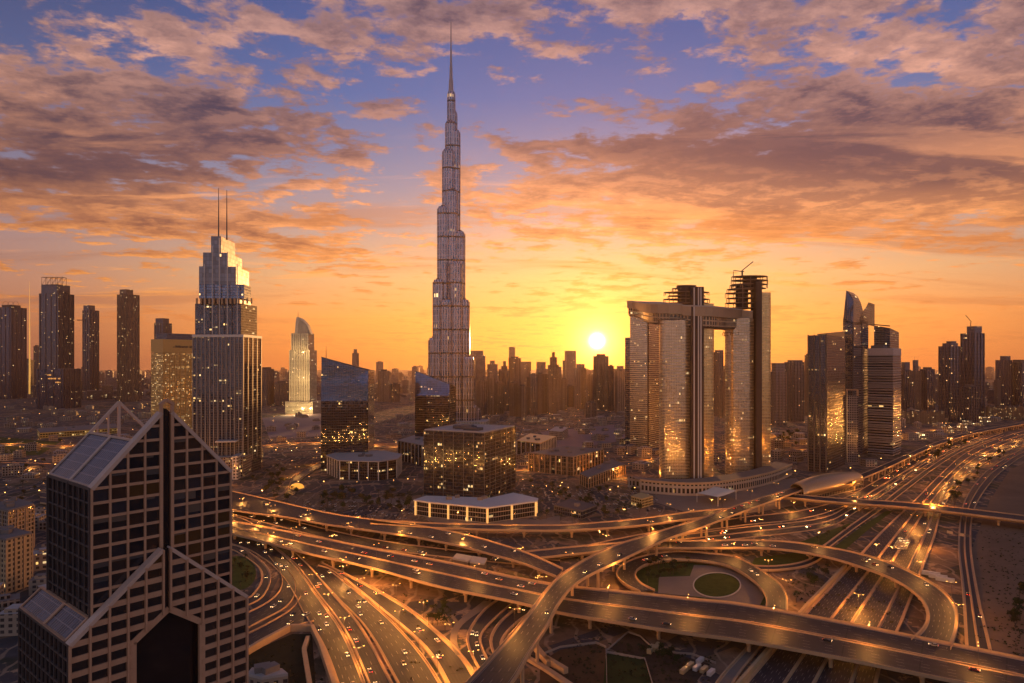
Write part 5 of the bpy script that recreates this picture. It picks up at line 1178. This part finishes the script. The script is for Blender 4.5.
wall_line('yard_fence', 'long thin fence at the edge of the brown earth lot', [(540, 656), (560, 648), (596, 643.5), (606, 648), (607, 690), (608, 720)], 1.2, .3, plain('fence', (.34, .26, .19)), 'fence')
wall_line('highway_wall', 'golden concrete wall along the left side of the busy highway', [(722, 708), (745, 681), (776, 645), (806, 610), (846, 568)], 3.6, 1.8, plain('gold_wall', (.46, .30, .14), .7, var=.2), 'wall')
wall_line('ramp_beam', 'long concrete beam lying beside the tall pillar of the high bridge', [(534, 648), (549, 667)], 3.2, 3.0, concrete, 'beam')
wall_line('ramp_beam', 'second concrete beam lying in the lot right of the high bridge pillar', [(546, 662), (566, 674)], 3.2, 3.0, concrete, 'beam')
wall_line('culvert', 'low concrete culvert crossing the ground below the high bridge', [(520, 655), (545, 670), (575, 690)], 1.6, 3.4, concrete, 'culvert')
low_block('twin_shed', 'left one of two sandy flat sheds between the two left flyovers', 'shed', [lift(x, y, 6) for x, y in ((453, 559.5), (468, 562.5), (472, 558), (457, 555))], 6, concdark, roofpale, plant=0, overhang=1.06)
low_block('twin_shed', 'right one of two sandy flat sheds between the two left flyovers', 'shed', [lift(x, y, 6) for x, y in ((470, 563), (484, 565), (486.5, 560), (473, 557.8))], 6, concdark, roofpale, plant=0, overhang=1.06)
low_block('site_office', 'small pale-roofed site office at the bottom beside the gabled tower', 'hut', [lift(x, y, 5) for x, y in ((247, 676), (262, 680), (288, 676), (282, 671), (252, 670))], 5, f_low, roofpale, plant=2)
low_block('toll_canopy', 'brightly lit white toll canopy on the busy highway', 'canopy', [lift(x, y, 7) for x, y in ((892, 541), (906, 542.5), (911, 534), (899, 531))], 1.0, concdark, concdark, plant=0, fascia=.3)

def lit_bits():
    o = [t for t in S.objects if t.name.startswith('toll_canopy')][0]
    for ch in o.children:
        if ch.name.startswith('roof_slab'): ch.data.materials.clear(); ch.data.materials.append(facade('lit_canopy', (.7, .5, .2), (.3, .2, .1), 3, 3, .12, .12, lit=3.0, litst=1.6, litcol=(1, .62, .14)))
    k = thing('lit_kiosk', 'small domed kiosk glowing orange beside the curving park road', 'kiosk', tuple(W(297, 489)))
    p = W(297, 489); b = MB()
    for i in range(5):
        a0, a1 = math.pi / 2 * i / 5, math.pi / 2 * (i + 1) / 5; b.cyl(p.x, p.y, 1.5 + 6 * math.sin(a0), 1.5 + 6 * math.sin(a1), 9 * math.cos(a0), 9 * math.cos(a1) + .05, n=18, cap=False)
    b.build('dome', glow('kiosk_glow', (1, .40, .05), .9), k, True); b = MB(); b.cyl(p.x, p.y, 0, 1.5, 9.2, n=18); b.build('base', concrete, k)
lit_bits()

def gantry(label, a, b_, h, panels):
    o = thing('sign_gantry', label, 'gantry', tuple((a + b_) / 2)); u = (b_ - a).normalized()
    for p in (a, b_): m_ = MB(); m_.bar(p, p + Vector((0, 0, h + 1)), .5, .5, up=(1, 0, 0)); m_.build('post', steel, o)
    m_ = MB()
    for z in (h, h + 1.2): m_.bar(a + Vector((0, 0, z)), b_ + Vector((0, 0, z)), .3, .3)
    n = 14
    for i in range(n): m_.bar(a.lerp(b_, i / n) + Vector((0, 0, h + 1.2 * (i % 2))), a.lerp(b_, (i + 1) / n) + Vector((0, 0, h + 1.2 * ((i + 1) % 2))), .16, .16)
    m_.build('truss', steel, o)
    for t, w in panels: p = a.lerp(b_, t) + Vector((0, 0, h + .5)); m_ = MB(); m_.bar(p - u * w / 2 + Vector((0, -.4, 0)), p + u * w / 2 + Vector((0, -.4, 0)), .2, 2.6); m_.build('panel', plain('sign_panel', (.34, .27, .20), .5), o)
r = ROADS['rear_flyover']; i = int(r.n * .20); gantry('sign gantry spanning the long rear flyover beside the gabled tower', r.pt(i, 0), r.pt(i, 1), 6.5, ((.3, 6), (.62, 5)))
gantry('truss gantry spanning the dark service road', W(938, 538), W(972, 545), 7, ((.35, 5), (.7, 4)))
# ------------------------------------------------------------------ trees
def crown_mesh(r, h, n, seed):
    rn = random.Random(seed); mb = MB(); lobes = [(rn.uniform(-.5, .5) * r, rn.uniform(-.5, .5) * r, rn.uniform(-.2, .6) * h, rn.uniform(.45, .8) * r) for _ in range(6)]
    for _ in range(n):
        lx, ly, lz, lr = rn.choice(lobes); d = Vector((rn.gauss(0, 1), rn.gauss(0, 1), rn.gauss(0, 1))).normalized() * lr * rn.uniform(.55, 1.05) ; c_ = Vector((lx, ly, lz)) + Vector((d.x, d.y, d.z * .75))
        s_ = rn.uniform(.30, .62); nx = Vector((rn.gauss(0, 1), rn.gauss(0, 1), rn.gauss(0, 1))).normalized(); t = nx.orthogonal().normalized() * s_; bt = nx.cross(t).normalized() * s_ * .8
        mb.face([c_ - t, c_ - bt, c_ + t, c_ + bt])
    return mb
def trunk_mesh(h, seed):
    rn = random.Random(seed); mb = MB(); mb.cyl(0, 0, -.2, h, .24, .15, n=7, mt=0)
    for k in range(4):
        a = rn.uniform(0, 6.28); mb.bar((0, 0, h * .75), (math.cos(a) * 1.4, math.sin(a) * 1.4, h + rn.uniform(.5, 1.6)), .14, .14)
    return mb
TREES = []
leaves = [leafm, plain('foliage_dry', (.05, .045, .016), .9, var=.5, scale=.5, spec=.15), plain('foliage_deep', (.020, .030, .012), .9, var=.5, scale=.5, spec=.15)]
def palm(i):
    rn = random.Random(i); root = empty('palm_tree'); t = MB(); t.cyl(0, 0, -.2, 6.5, .26, .18, n=7, mt=0); t.build('trunk', bark, root); c_ = MB()
    for k in range(16):
        a = 6.283 * k / 16 + rn.uniform(-.2, .2); ca, sa = math.cos(a), math.sin(a); dr = rn.uniform(.5, 2.2); pr = None
        for j in range(6):
            r_ = j * .62; z = 6.6 + 1.1 * math.sin(j / 5 * 2.2) * (1.4 - dr * .4) - dr * (j / 5) ** 2 * 1.3; w = .42 * (1 - (j / 5.4) ** 2); cur = [(ca * r_ - sa * w, sa * r_ + ca * w, z - .12), (ca * r_, sa * r_, z), (ca * r_ + sa * w, sa * r_ - ca * w, z - .12)]
            if pr: c_.face([pr[0], pr[1], cur[1], cur[0]]); c_.face([pr[1], pr[2], cur[2], cur[1]])
            pr = cur
    c_.build('crown', leaves[i % 3], root); return root
def make_tree(i):
    root = empty('tree', (0, 0, 0)); t = trunk_mesh(2.6, i).build('trunk', bark, root); cr = crown_mesh(2.5, 2.4, 230, i).build('crown', leaves[i % 3], root); cr.location.z = 4.4; return root
def copy_tree(o, parent=None):
    c_ = o.copy(); COL.objects.link(c_)
    if parent: c_.parent = parent
    for ch in o.children: copy_tree(ch, c_)
    return c_
PROTO = [make_tree(i) if i not in (2, 5) else palm(i) for i in range(6)]; used = [False] * 6
def plant(label, group, n, region, s=(.8, 1.5), clearr=3.5):
    xs, ys = [p[0] for p in region], [p[1] for p in region]; k = 0; tries = n * 30
    while k < n and tries:
        tries -= 1; x, y = random.uniform(min(xs), max(xs)), random.uniform(min(ys), max(ys)); ins = False
        for i in range(len(region)):
            (x1, y1), (x2, y2) = region[i], region[(i + 1) % len(region)]
            if (y1 > y) != (y2 > y) and x < (x2 - x1) * (y - y1) / (y2 - y1) + x1: ins = not ins
        if not ins: continue
        p = W(x, y)
        if clearr and (not clear(p.x, p.y, 1.5) or not off_road(p.x, p.y, clearr)): continue
        i = random.randrange(6); o = PROTO[i] if not used[i] else copy_tree(PROTO[i]); used[i] = True
        o.location = p; o.rotation_euler.z = random.uniform(0, 6.28); f = random.uniform(*s); o.scale = (f, f, f * random.uniform(.8, 1.2)); tag(o, label.replace('leafy tree', 'palm').replace('bushy tree', 'palm').replace('tree', 'palm', 1) if i in (2, 5) else label, 'palm' if i in (2, 5) else 'tree', group); k += 1
plant('dark leafy tree in the belt of trees before the octagonal pavilion', 'trees before the octagonal pavilion', 48, [(246, 497), (300, 492), (340, 495), (405, 493), (420, 503), (400, 516), (340, 512), (290, 503), (262, 500)], (1.0, 1.9), 0)
plant('tree beside the lattice wing of the stepped tower', 'trees below the stepped tower', 16, [(256, 470), (290, 474), (284, 490), (250, 488)], (1.0, 1.9))
plant('tree on the open ground right of the glass pavilion', 'trees right of the glass pavilion', 32, [(538, 505), (560, 497), (640, 503), (640, 518), (560, 523), (540, 520)], (.8, 1.6))
plant('tree around the brown colonnaded building', 'trees around the colonnaded building', 22, [(518, 480), (560, 488), (640, 476), (660, 490), (640, 496), (540, 498)], (.8, 1.4))
plant('bushy tree in the garden inside the ring ramp', 'trees inside the ring ramp', 22, [(642, 582), (645, 568), (672, 562), (688, 563), (690, 572), (676, 577), (660, 578), (654, 588)], (.6, 1.1), 1.5)
plant('tree on the verge between ring ramp and highway', 'trees beside the ring ramp', 14, [(792, 600), (800, 575), (830, 566), (838, 572), (812, 598), (800, 610)], (.6, 1.2))
plant('dark tree in the sandy lots at the right edge', 'trees at the right edge', 16, [(1000, 600), (1040, 580), (1040, 660), (1010, 650)], (.8, 1.5))
plant('tree in the strip between highway and service road', 'trees between highway and service road', 22, [(946, 500), (955, 486), (975, 468), (1005, 452), (1010, 453), (985, 470), (966, 490), (958, 508)], (.8, 1.6))
plant('tree in the round garden beside the gabled tower', 'trees in the round garden', 16, oval(238, 573, 16, 16, 12), (.5, .9), 0)
plant('tree in the district left behind the gabled tower', 'trees behind the gabled tower', 30, [(-10, 438), (100, 440), (120, 500), (46, 520), (-10, 500)], (.9, 1.7))
plant('tree in the dark park among the right-hand towers', 'trees among the right-hand towers', 26, [(774, 436), (806, 432), (806, 446), (774, 452)], (1.0, 1.8))
plant('tree on the dark ground below the double flyover', 'trees below the double flyover', 14, [(420, 605), (455, 608), (446, 632), (440, 640), (425, 625)], (.5, 1.1))
plant('tree beside the storage yard at the bottom edge', 'trees by the storage yard', 12, [(630, 640), (650, 645), (690, 662), (680, 668), (655, 660), (640, 655)], (.5, 1.0))
plant('tree along the rail viaduct', 'trees along the rail viaduct', 18, [(925, 455), (945, 446), (965, 442), (970, 446), (945, 458), (925, 464)], (1.0, 1.8), 2)
plant('tree on the lawn triangle by the slip road', 'trees on the lawn triangle', 8, [(795, 545), (845, 527), (848, 530), (815, 546)], (.5, .9), 2)

# ------------------------------------------------------------------ street lamps
lampg = glow('sodium_lamp', (1, .42, .08), 6)
def lamp_proto():
    root = empty('street_lamp'); b = MB(); b.cyl(0, 0, 0, 11.6, .13, .08, n=7, mt=0); b.build('pole', steel, root)
    for s in (-1, 1):
        b = MB(); b.bar((0, 0, 11.3), (s * 2.4, 0, 11.9), .12, .12); a = b.build('arm', steel, root)
        b = MB(); b.box((s * 2.6, 0, 11.85), (.8, .35, .14)); b.build('lamp_head', lampg, a)
    li = bpy.data.lights.new('lamp_light', 'POINT'); li.energy = LAMP_W; li.color = (1, .40, .08); li.shadow_soft_size = .4
    lo = bpy.data.objects.new('lamp_light', li); COL.objects.link(lo); lo.parent = root; lo.location = (0, 0, 11.2)
    return root
LAMP_W = 17000
lp = lamp_proto(); BIG = bpy.data.lights.new('highway_light', 'POINT'); BIG.energy = LAMP_W * 2.2; BIG.color = (1, .36, .06); BIG.shadow_soft_size = .4; lamp_used = [False]
def lamps(key, label, group, t, n, u0=.02, u1=.98, off=0.0, big=False):
    r = ROADS[key]
    for k in range(n):
        u = u0 + (u1 - u0) * (k + .5) / n; p, h = r.at(u, t); p = p.copy(); p.x += -math.sin(h) * off; p.y += math.cos(h) * off
        o = copy_tree(lp) if lamp_used[0] else lp; lamp_used[0] = True
        o.location = p; o.rotation_euler = (0, 0, h + math.pi / 2); tag(o, label, 'street lamp', group)
        if big:
            for ch in o.children:
                if ch.type == 'LIGHT': ch.data = BIG
lamps('double_flyover', 'two-armed street lamp on the median of the double flyover', 'lamps on the double flyover', .5, 17, .12, .97)
lamps('rear_flyover', 'street lamp on the edge of the long rear flyover', 'lamps on the rear flyover', .985, 9, .05)
lamps('highway', 'two-armed street lamp on the near median of the busy highway', 'lamps on the busy highway', .52, 26, .02, .8, big=True)
lamps('highway', 'street lamp on the right-hand median of the busy highway', 'lamps on the busy highway', .80, 16, .06, .62, big=True)
lamps('left_motorway', 'street lamp on the left motorway median', 'lamps on the fan of motorways', .98, 10, .25, .95)
lamps('inner_motorway', 'street lamp between the two right motorways', 'lamps on the fan of motorways', .99, 6, .05, .9)
lamps('outer_motorway', 'street lamp on the outer motorway edge', 'lamps on the fan of motorways', .97, 6, .05, .9)
lamps('loop_flyover', 'street lamp on the flyover curling to the right', 'lamps on the curling flyover', .015, 9, .1, .95)
lamps('high_bridge', 'added street lamp on the parapet of the slim high bridge', 'added lamps on the high bridge', .02, 9, .08, .95)  # lamps added so that the bridge parapets are lit
lamps('far_road', 'street lamp on the road leading to the vaulted station', 'lamps on the station road', .5, 14, .05, .9)
lamps('lower_road', 'street lamp on the sunken road between the left flyovers', 'lamps on the sunken road', .05, 7, .1, .9)
lamps('thin_flyover', 'street lamp on the thin far flyover', 'lamps on the thin flyover', .02, 7)
lamps('ring_ramp', 'street lamp on the circular ramp', 'lamps on the circular ramp', .02, 6)
lamps('frontage_road', 'street lamp on the frontage road by the arcade podium', 'lamps on the frontage road', .03, 8)
lamps('boulevard', 'street lamp on the boulevard behind the gabled tower', 'lamps on the boulevard', .5, 7, .35, 1, big=True)
for k_, l_ in (('market_street', 'market street beyond the sloping towers'), ('park_street', 'street by the brown colonnaded building'), ('old_street', 'old street behind the gabled tower'), ('tower_street', 'street among the right-hand towers'), ('city_road', 'road crossing the district below the sun')):
    lamps(k_, 'street lamp on the ' + l_, 'lamps on the ' + l_, .1, 8, big=True)
lamps('park_road', 'street lamp on the little park road', 'lamps on the park road', .05, 4)

# ------------------------------------------------------------------ cars
cpaint = [plain('car_white', (.50, .46, .40), .3, var=.04), plain('car_silver', (.38, .36, .34), .3, .5, var=.04), plain('car_black', (.02, .02, .022), .25, var=.04), plain('car_cream', (.42, .30, .15), .35, var=.04), plain('car_red', (.28, .03, .02), .3, var=.04)]
cname = ['white', 'silver', 'black', 'cream', 'red']
cglass = plain('car_glass', (.015, .015, .018), .08, var=.1); tyre = plain('tyre', (.015, .014, .013), .9)
head = glow('headlight', (1, .62, .26), 8); tail = glow('tail_light', (1, .06, .015), 5)
def car_body(mb, L=4.6, wd=1.85, hh=.95, cab=(.95, 1.48), van=False):
    pr = [(-L / 2, .35), (-L / 2, hh * .92), (-L * .43, hh), (L * .36, hh * .9), (L / 2, hh * .74), (L / 2, .35)]
    for s in (-1, 1):
        f = [(x, s * wd / 2, z) for x, z in pr]; mb.face(f if s < 0 else f[::-1])
    for i in range(len(pr)): (x0, z0), (x1, z1) = pr[i], pr[(i + 1) % len(pr)]; mb.face([(x0, -wd / 2, z0), (x0, wd / 2, z0), (x1, wd / 2, z1), (x1, -wd / 2, z1)][::-1])
    rf = [(-L * .30, -wd * .36), (L * .06, -wd * .36), (L * .06, wd * .36), (-L * .30, wd * .36)]; mb.face([(x, y, cab[1]) for x, y in rf])
def car_glass(mb, L=4.6, wd=1.85, cab=(.95, 1.48)):
    lo = [(-L * .41, -wd * .46), (L * .22, -wd * .46), (L * .22, wd * .46), (-L * .41, wd * .46)]; hi = [(-L * .30, -wd * .36), (L * .06, -wd * .36), (L * .06, wd * .36), (-L * .30, wd * .36)]
    for i in range(4): j = (i + 1) % 4; mb.face([(*lo[i], cab[0] - .08), (*lo[j], cab[0] - .08), (*hi[j], cab[1] - .01), (*hi[i], cab[1] - .01)])
def car_proto(ci):
    b = MB(); car_body(b); root = b.build('car', cpaint[ci]); g_ = MB(); car_glass(g_); g_.build('windows', cglass, root)
    for s in (-1, 1):
        m_ = MB(); m_.box((2.28, s * .66, .68), (.1, .42, .24)); m_.build('headlight', head, root)
        m_ = MB(); m_.box((-2.29, s * .68, .75), (.08, .40, .22)); m_.build('tail_light', tail, root)
        for x in (-1.4, 1.42):
            m_ = MB(); n = 10
            ring = [(x + .33 * math.cos(2 * math.pi * i / n), .33 + .33 * math.sin(2 * math.pi * i / n)) for i in range(n)]
            for y0, y1 in ((s * .80, s * .95),):
                m_.face([(a, y1, z) for a, z in (ring if s < 0 else ring[::-1])])
                for i in range(n): (a, z), (a2, z2) = ring[i], ring[(i + 1) % n]; m_.face([(a, y0, z), (a, y1, z), (a2, y1, z2), (a2, y0, z2)])
            m_.build('wheel', tyre, root)
    return root
def car_small(ci):
    b = MB(); car_body(b); n0 = len(b.f); car_glass(b)
    for i in range(n0, len(b.f)): b.m[i] = 1
    n1 = len(b.f)
    for s in (-1, 1): b.box((2.3, s * .6, .72), (.14, .6, .42))
    for i in range(n1, len(b.f)): b.m[i] = 2
    n2 = len(b.f)
    for s in (-1, 1): b.box((-2.3, s * .6, .8), (.14, .6, .40))
    for i in range(n2, len(b.f)): b.m[i] = 3
    return b.build('car', [cpaint[ci], cglass, glow('far_headlight', (1, .62, .24), 26), glow('far_tail_light', (1, .12, .02), 12)])
CP = [None] * 5; CS = [None] * 5
def put_car(p, h, ci, label, group, small=False, cat='car'):
    P_ = CS if small else CP
    if P_[ci] is None: P_[ci] = (car_small if small else car_proto)(ci); o = P_[ci]
    else: o = copy_tree(P_[ci])
    o.location = p + Vector((0, 0, .08)); o.rotation_euler = (0, 0, h); tag(o, label, cat, group); return o
NC = [0]
def traffic(key, where, group, lanes, n, u0=.03, u1=.97, small=False, dz=.06):
    """lanes: list of (fraction across, +1 along / -1 against)"""
    r = ROADS[key]; taken = []
    for k in range(n):
        for _ in range(30):
            t, s = random.choice(lanes); u = random.uniform(u0, u1)
            if all(abs(u - a) * r.len > 8 or t != b_ for a, b_ in taken): break
        taken.append((u, t)); p, h = r.at(u, t); ci = random.choices(range(5), (6, 5, 5, 3, 1))[0]; p = p.copy(); p.z += dz
        put_car(p, h if s > 0 else h + math.pi, ci, '%s car driving %s' % (cname[ci], where), group, small); NC[0] += 1
traffic('double_flyover', 'on the wide double flyover', 'cars on the double flyover', [(.16, -1), (.26, -1), (.36, -1), (.62, 1), (.72, 1), (.84, 1)], 32, .1, .97)
traffic('rear_flyover', 'on the long rear flyover', 'cars on the rear flyover', [(.25, 1), (.42, 1), (.6, 1), (.78, 1)], 14)
traffic('high_bridge', 'on the slim high bridge', 'cars on the high bridge', [(.3, 1), (.7, -1)], 13, .06, .95)
traffic('loop_flyover', 'on the flyover curling right', 'cars on the curling flyover', [(.3, 1), (.5, 1), (.7, 1)], 12)
traffic('ring_ramp', 'on the circular ramp', 'cars on the circular ramp', [(.5, 1)], 4)
traffic('left_motorway', 'on the leftmost motorway of the fan', 'cars on the fan of motorways', [(.2, 1), (.38, 1), (.56, 1), (.75, 1)], 26, .2, .95)
traffic('centre_motorway', 'on the second motorway of the fan', 'cars on the fan of motorways', [(.3, -1), (.6, -1)], 16, .1, .95)
traffic('inner_motorway', 'on the third motorway of the fan', 'cars on the fan of motorways', [(.2, 1), (.4, 1), (.6, 1), (.8, 1)], 12)
traffic('outer_motorway', 'on the outer motorway of the fan', 'cars on the fan of motorways', [(.25, -1), (.45, -1), (.65, -1)], 9)
traffic('garden_road', 'round the garden beside the gabled tower', 'cars round the garden', [(.5, 1)], 3)
traffic('loop_ramp', 'on the loop ramp beside the round garden', 'cars on the loop ramp', [(.5, 1)], 5)
traffic('exit_ramp', 'on the exit ramp beside the gabled tower', 'cars on the exit ramp', [(.4, 1), (.7, 1)], 4)
traffic('lower_road', 'on the sunken road between the flyovers', 'cars on the sunken road', [(.25, 1), (.5, 1), (.75, 1)], 14, .2)
traffic('underpass_road', 'on the curved underpass road', 'cars on the underpass road', [(.35, 1), (.65, 1)], 5)
traffic('underpass_lane', 'on the narrow underpass lane', 'cars on the underpass lane', [(.5, 1)], 2)
traffic('far_road', 'on the road to the vaulted station', 'cars on the station road', [(.2, 1), (.35, 1), (.65, -1), (.8, -1)], 16, .05, .8, True)
traffic('frontage_road', 'on the frontage road by the arcade podium', 'cars on the frontage road', [(.35, 1), (.65, 1)], 8, .1, .7, True)
traffic('service_road', 'on the dark service road at right', 'cars on the service road', [(.2, 1), (.35, 1), (.65, -1), (.8, -1)], 12, .08, .7)
hl = [(.05 + .0, 1), (.12, 1), (.19, 1), (.25, 1), (.35, 1), (.42, 1), (.47, 1), (.58, -1), (.64, -1), (.70, -1), (.76, -1), (.86, -1), (.93, -1)]
traffic('highway', 'on the near stretch of the busy highway', 'cars on the near highway', hl, 40, .05, .33)
traffic('highway', 'on the glittering far stretch of the highway', 'cars on the far highway', hl, 62, .34, .62, True)
def rows(mb_seed, region, n, label): pass
def far_traffic():                                   # past the three hundred nearest cars: one mass of traffic
    r = ROADS['highway']; b = MB(); rn = random.Random(3)
    for k in range(420):
        t, s = rn.choice(hl); u = rn.uniform(.6, .93); p, h = r.at(u, t); cs, sn = math.cos(h), math.sin(h)
        b.box((p.x, p.y, .85), (4.5, 1.8, 1.2), h, 0); e = s if rn.random() < .5 else -s
        for q in (-.6, .6): b.box((p.x + cs * 2.3 * e - sn * q, p.y + sn * 2.3 * e + cs * q, .9), (.2, .7, .5), h, 1 if e * s > 0 else 2)
    tag(b.build('far_traffic', [cpaint[0], glow('far_headlight', (1, .62, .24), 26), glow('far_tail_light', (1, .12, .02), 12)]), kind='stuff')
far_traffic()
# parked vans, coaches and trucks
def long_vehicle(name, label, cat, p, h, L, wd, hh, mat, group=None):
    b = MB(); b.box((0, 0, .5 + hh / 2), (L, wd, hh)); root = b.build(name, mat); root.location = p; root.rotation_euler = (0, 0, h); tag(root, label, cat, group)
    g_ = MB(); g_.box((0, 0, .5 + hh * .66), (L * .9, wd + .04, hh * .26)); g_.box((L / 2 - .1, 0, .5 + hh * .62), (.3, wd * .92, hh * .4)); g_.build('windows', cglass, root)
    for x in (-L * .3, L * .32):
        m_ = MB(); m_.box((x, 0, .45), (.95, wd + .02, .9)); m_.build('axle', tyre, root)
    return root
for i, (x, y) in enumerate(((931, 576), (938, 579), (945, 582))): long_vehicle('coach', 'white coach parked in the row beside the curling flyover', 'coach', W(x, y, .05), 2.5, 12, 2.6, 2.9, cpaint[0], 'coaches beside the curling flyover')
for i, (x, y) in enumerate(((690, 668), (697, 670), (704, 672), (711, 675), (684, 673), (700, 663))): long_vehicle('van', 'pale van parked in the row in the storage yard', 'van', W(x, y, .1), .9, 6.5, 2.2, 2.0, cpaint[0] if i % 2 else cpaint[3], 'vans in the storage yard')
for i, (x, y) in enumerate(((651, 652), (657, 650))): long_vehicle('container', 'cream container standing by the fence of the storage yard', 'container', W(x, y, .1), 1.1, 9, 2.5, 2.5, cpaint[3], 'containers in the storage yard')
def parked(label, group, region, n, a0):
    """rows of parked cars in a car park"""
    k = 0; tries = n * 30; rn = random.Random(n)
    while k < n and tries:
        tries -= 1; p = W(rn.uniform(region[0], region[2]), rn.uniform(region[1], region[3])); p.x = round(p.x / 3.2) * 3.2; p.y = round(p.y / 12) * 12
        if not clear(p.x, p.y, 3) or not off_road(p.x, p.y, 9) or any((p - q).length < 2.8 for q in PK): continue
        PK.append(p); ci = rn.choices(range(5), (6, 5, 5, 3, 1))[0]; put_car(p, a0, ci, '%s %s' % (cname[ci], label), group, True); k += 1
PK = []
def parked_mass():                                   # the rest of the parked cars: too many and too small to count
    b = MB(); rn = random.Random(11)
    for x0, y0, x1, y1, n in ((300, 502, 420, 520, 110), (520, 484, 660, 512, 220), (268, 430, 330, 470, 160), (0, 435, 130, 500, 200), (716, 440, 800, 476, 120), (380, 415, 430, 440, 60)):
        for _ in range(n):
            p = W(rn.uniform(x0, x1), rn.uniform(y0, y1)); p.x = round(p.x / 3.2) * 3.2; p.y = round(p.y / 12) * 12
            if not clear(p.x, p.y, 2.5) or not off_road(p.x, p.y, 8): continue
            b.box((p.x, p.y, .62), (1.8, 4.4, .75), 0, rn.choice((0, 0, 1, 2))); b.box((p.x, p.y - .2, 1.2), (1.5, 2.3, .5), 0, 3)
    tag(b.build('parked_cars', [cpaint[0], cpaint[1], cpaint[3], cglass]), kind='stuff')
parked_mass()
# the glitter of small lamps over the low districts
def district_lamps():
    pr = empty('area_lamp'); b = MB(); b.cyl(0, 0, 0, 8, .1, .07, n=6, mt=0); b.build('pole', steel, pr); b = MB(); b.box((0, 0, 8.1), (.8, .8, .4)); b.build('lamp_head', glow('area_glow', (1, .45, .10), 11), pr)
    first = [True]; rn = random.Random(5)
    for lb, gp, x0, y0, x1, y1, n in (('small lamp glinting in the district behind the gabled tower', 'lamps behind the gabled tower', -5, 402, 200, 500, 90), ('small lamp glinting in the district below the sun', 'lamps below the sun', 480, 412, 660, 500, 85),
                              ('small lamp glinting on the ground beside the sail-topped tower', 'lamps beside the sail-topped tower', 260, 400, 420, 490, 48), ('small lamp glinting among the right-hand towers', 'lamps among the right-hand towers', 715, 415, 905, 480, 50), ('small lamp glinting on the dark ground left of the far highway', 'lamps left of the far highway', 900, 412, 1000, 440, 24)):
        for _ in range(n):
            for _t in range(20):
                p = W(rn.uniform(x0, x1), y0 + (y1 - y0) * rn.random() ** 1.5)
                if clear(p.x, p.y, 1): break
            o = pr if first[0] else copy_tree(pr); first[0] = False; o.location = p; o.scale = [rn.uniform(.5, 1.15)] * 3; tag(o, lb, 'lamp', gp)
district_lamps()
def scrub():                                         # low desert scrub on the open ground: nobody could count it
    rn = random.Random(9); mb = MB()
    for x0, y0, x1, y1, n in ((400, 585, 560, 683, 700), (560, 625, 720, 683, 500), (780, 555, 900, 625, 500), (230, 560, 330, 683, 300), (975, 520, 1024, 683, 500), (560, 545, 640, 600, 250), (300, 535, 560, 575, 400), (250, 495, 430, 520, 400)):
        for _ in range(n):
            p = W(rn.uniform(x0, x1), rn.uniform(y0, y1))
            if not off_road(p.x, p.y, 8): continue
            s_ = rn.uniform(.5, 1.6)
            for k in range(6):
                a = rn.uniform(0, 6.28); q = p + Vector((math.cos(a), math.sin(a), 0)) * s_ * rn.uniform(.2, .8); t = Vector((rn.uniform(-1, 1), rn.uniform(-1, 1), rn.uniform(.2, 1))) * s_ * .5; u = Vector((math.sin(a), -math.cos(a), rn.uniform(-.2, .2))) * s_ * .45
                q.z = s_ * rn.uniform(.2, .5); mb.face([q - t * .5, q + u, q + t, q - u])
    tag(mb.build('scrub', [leaves[1]]), kind='stuff')
scrub()
print('cars', NC[0])
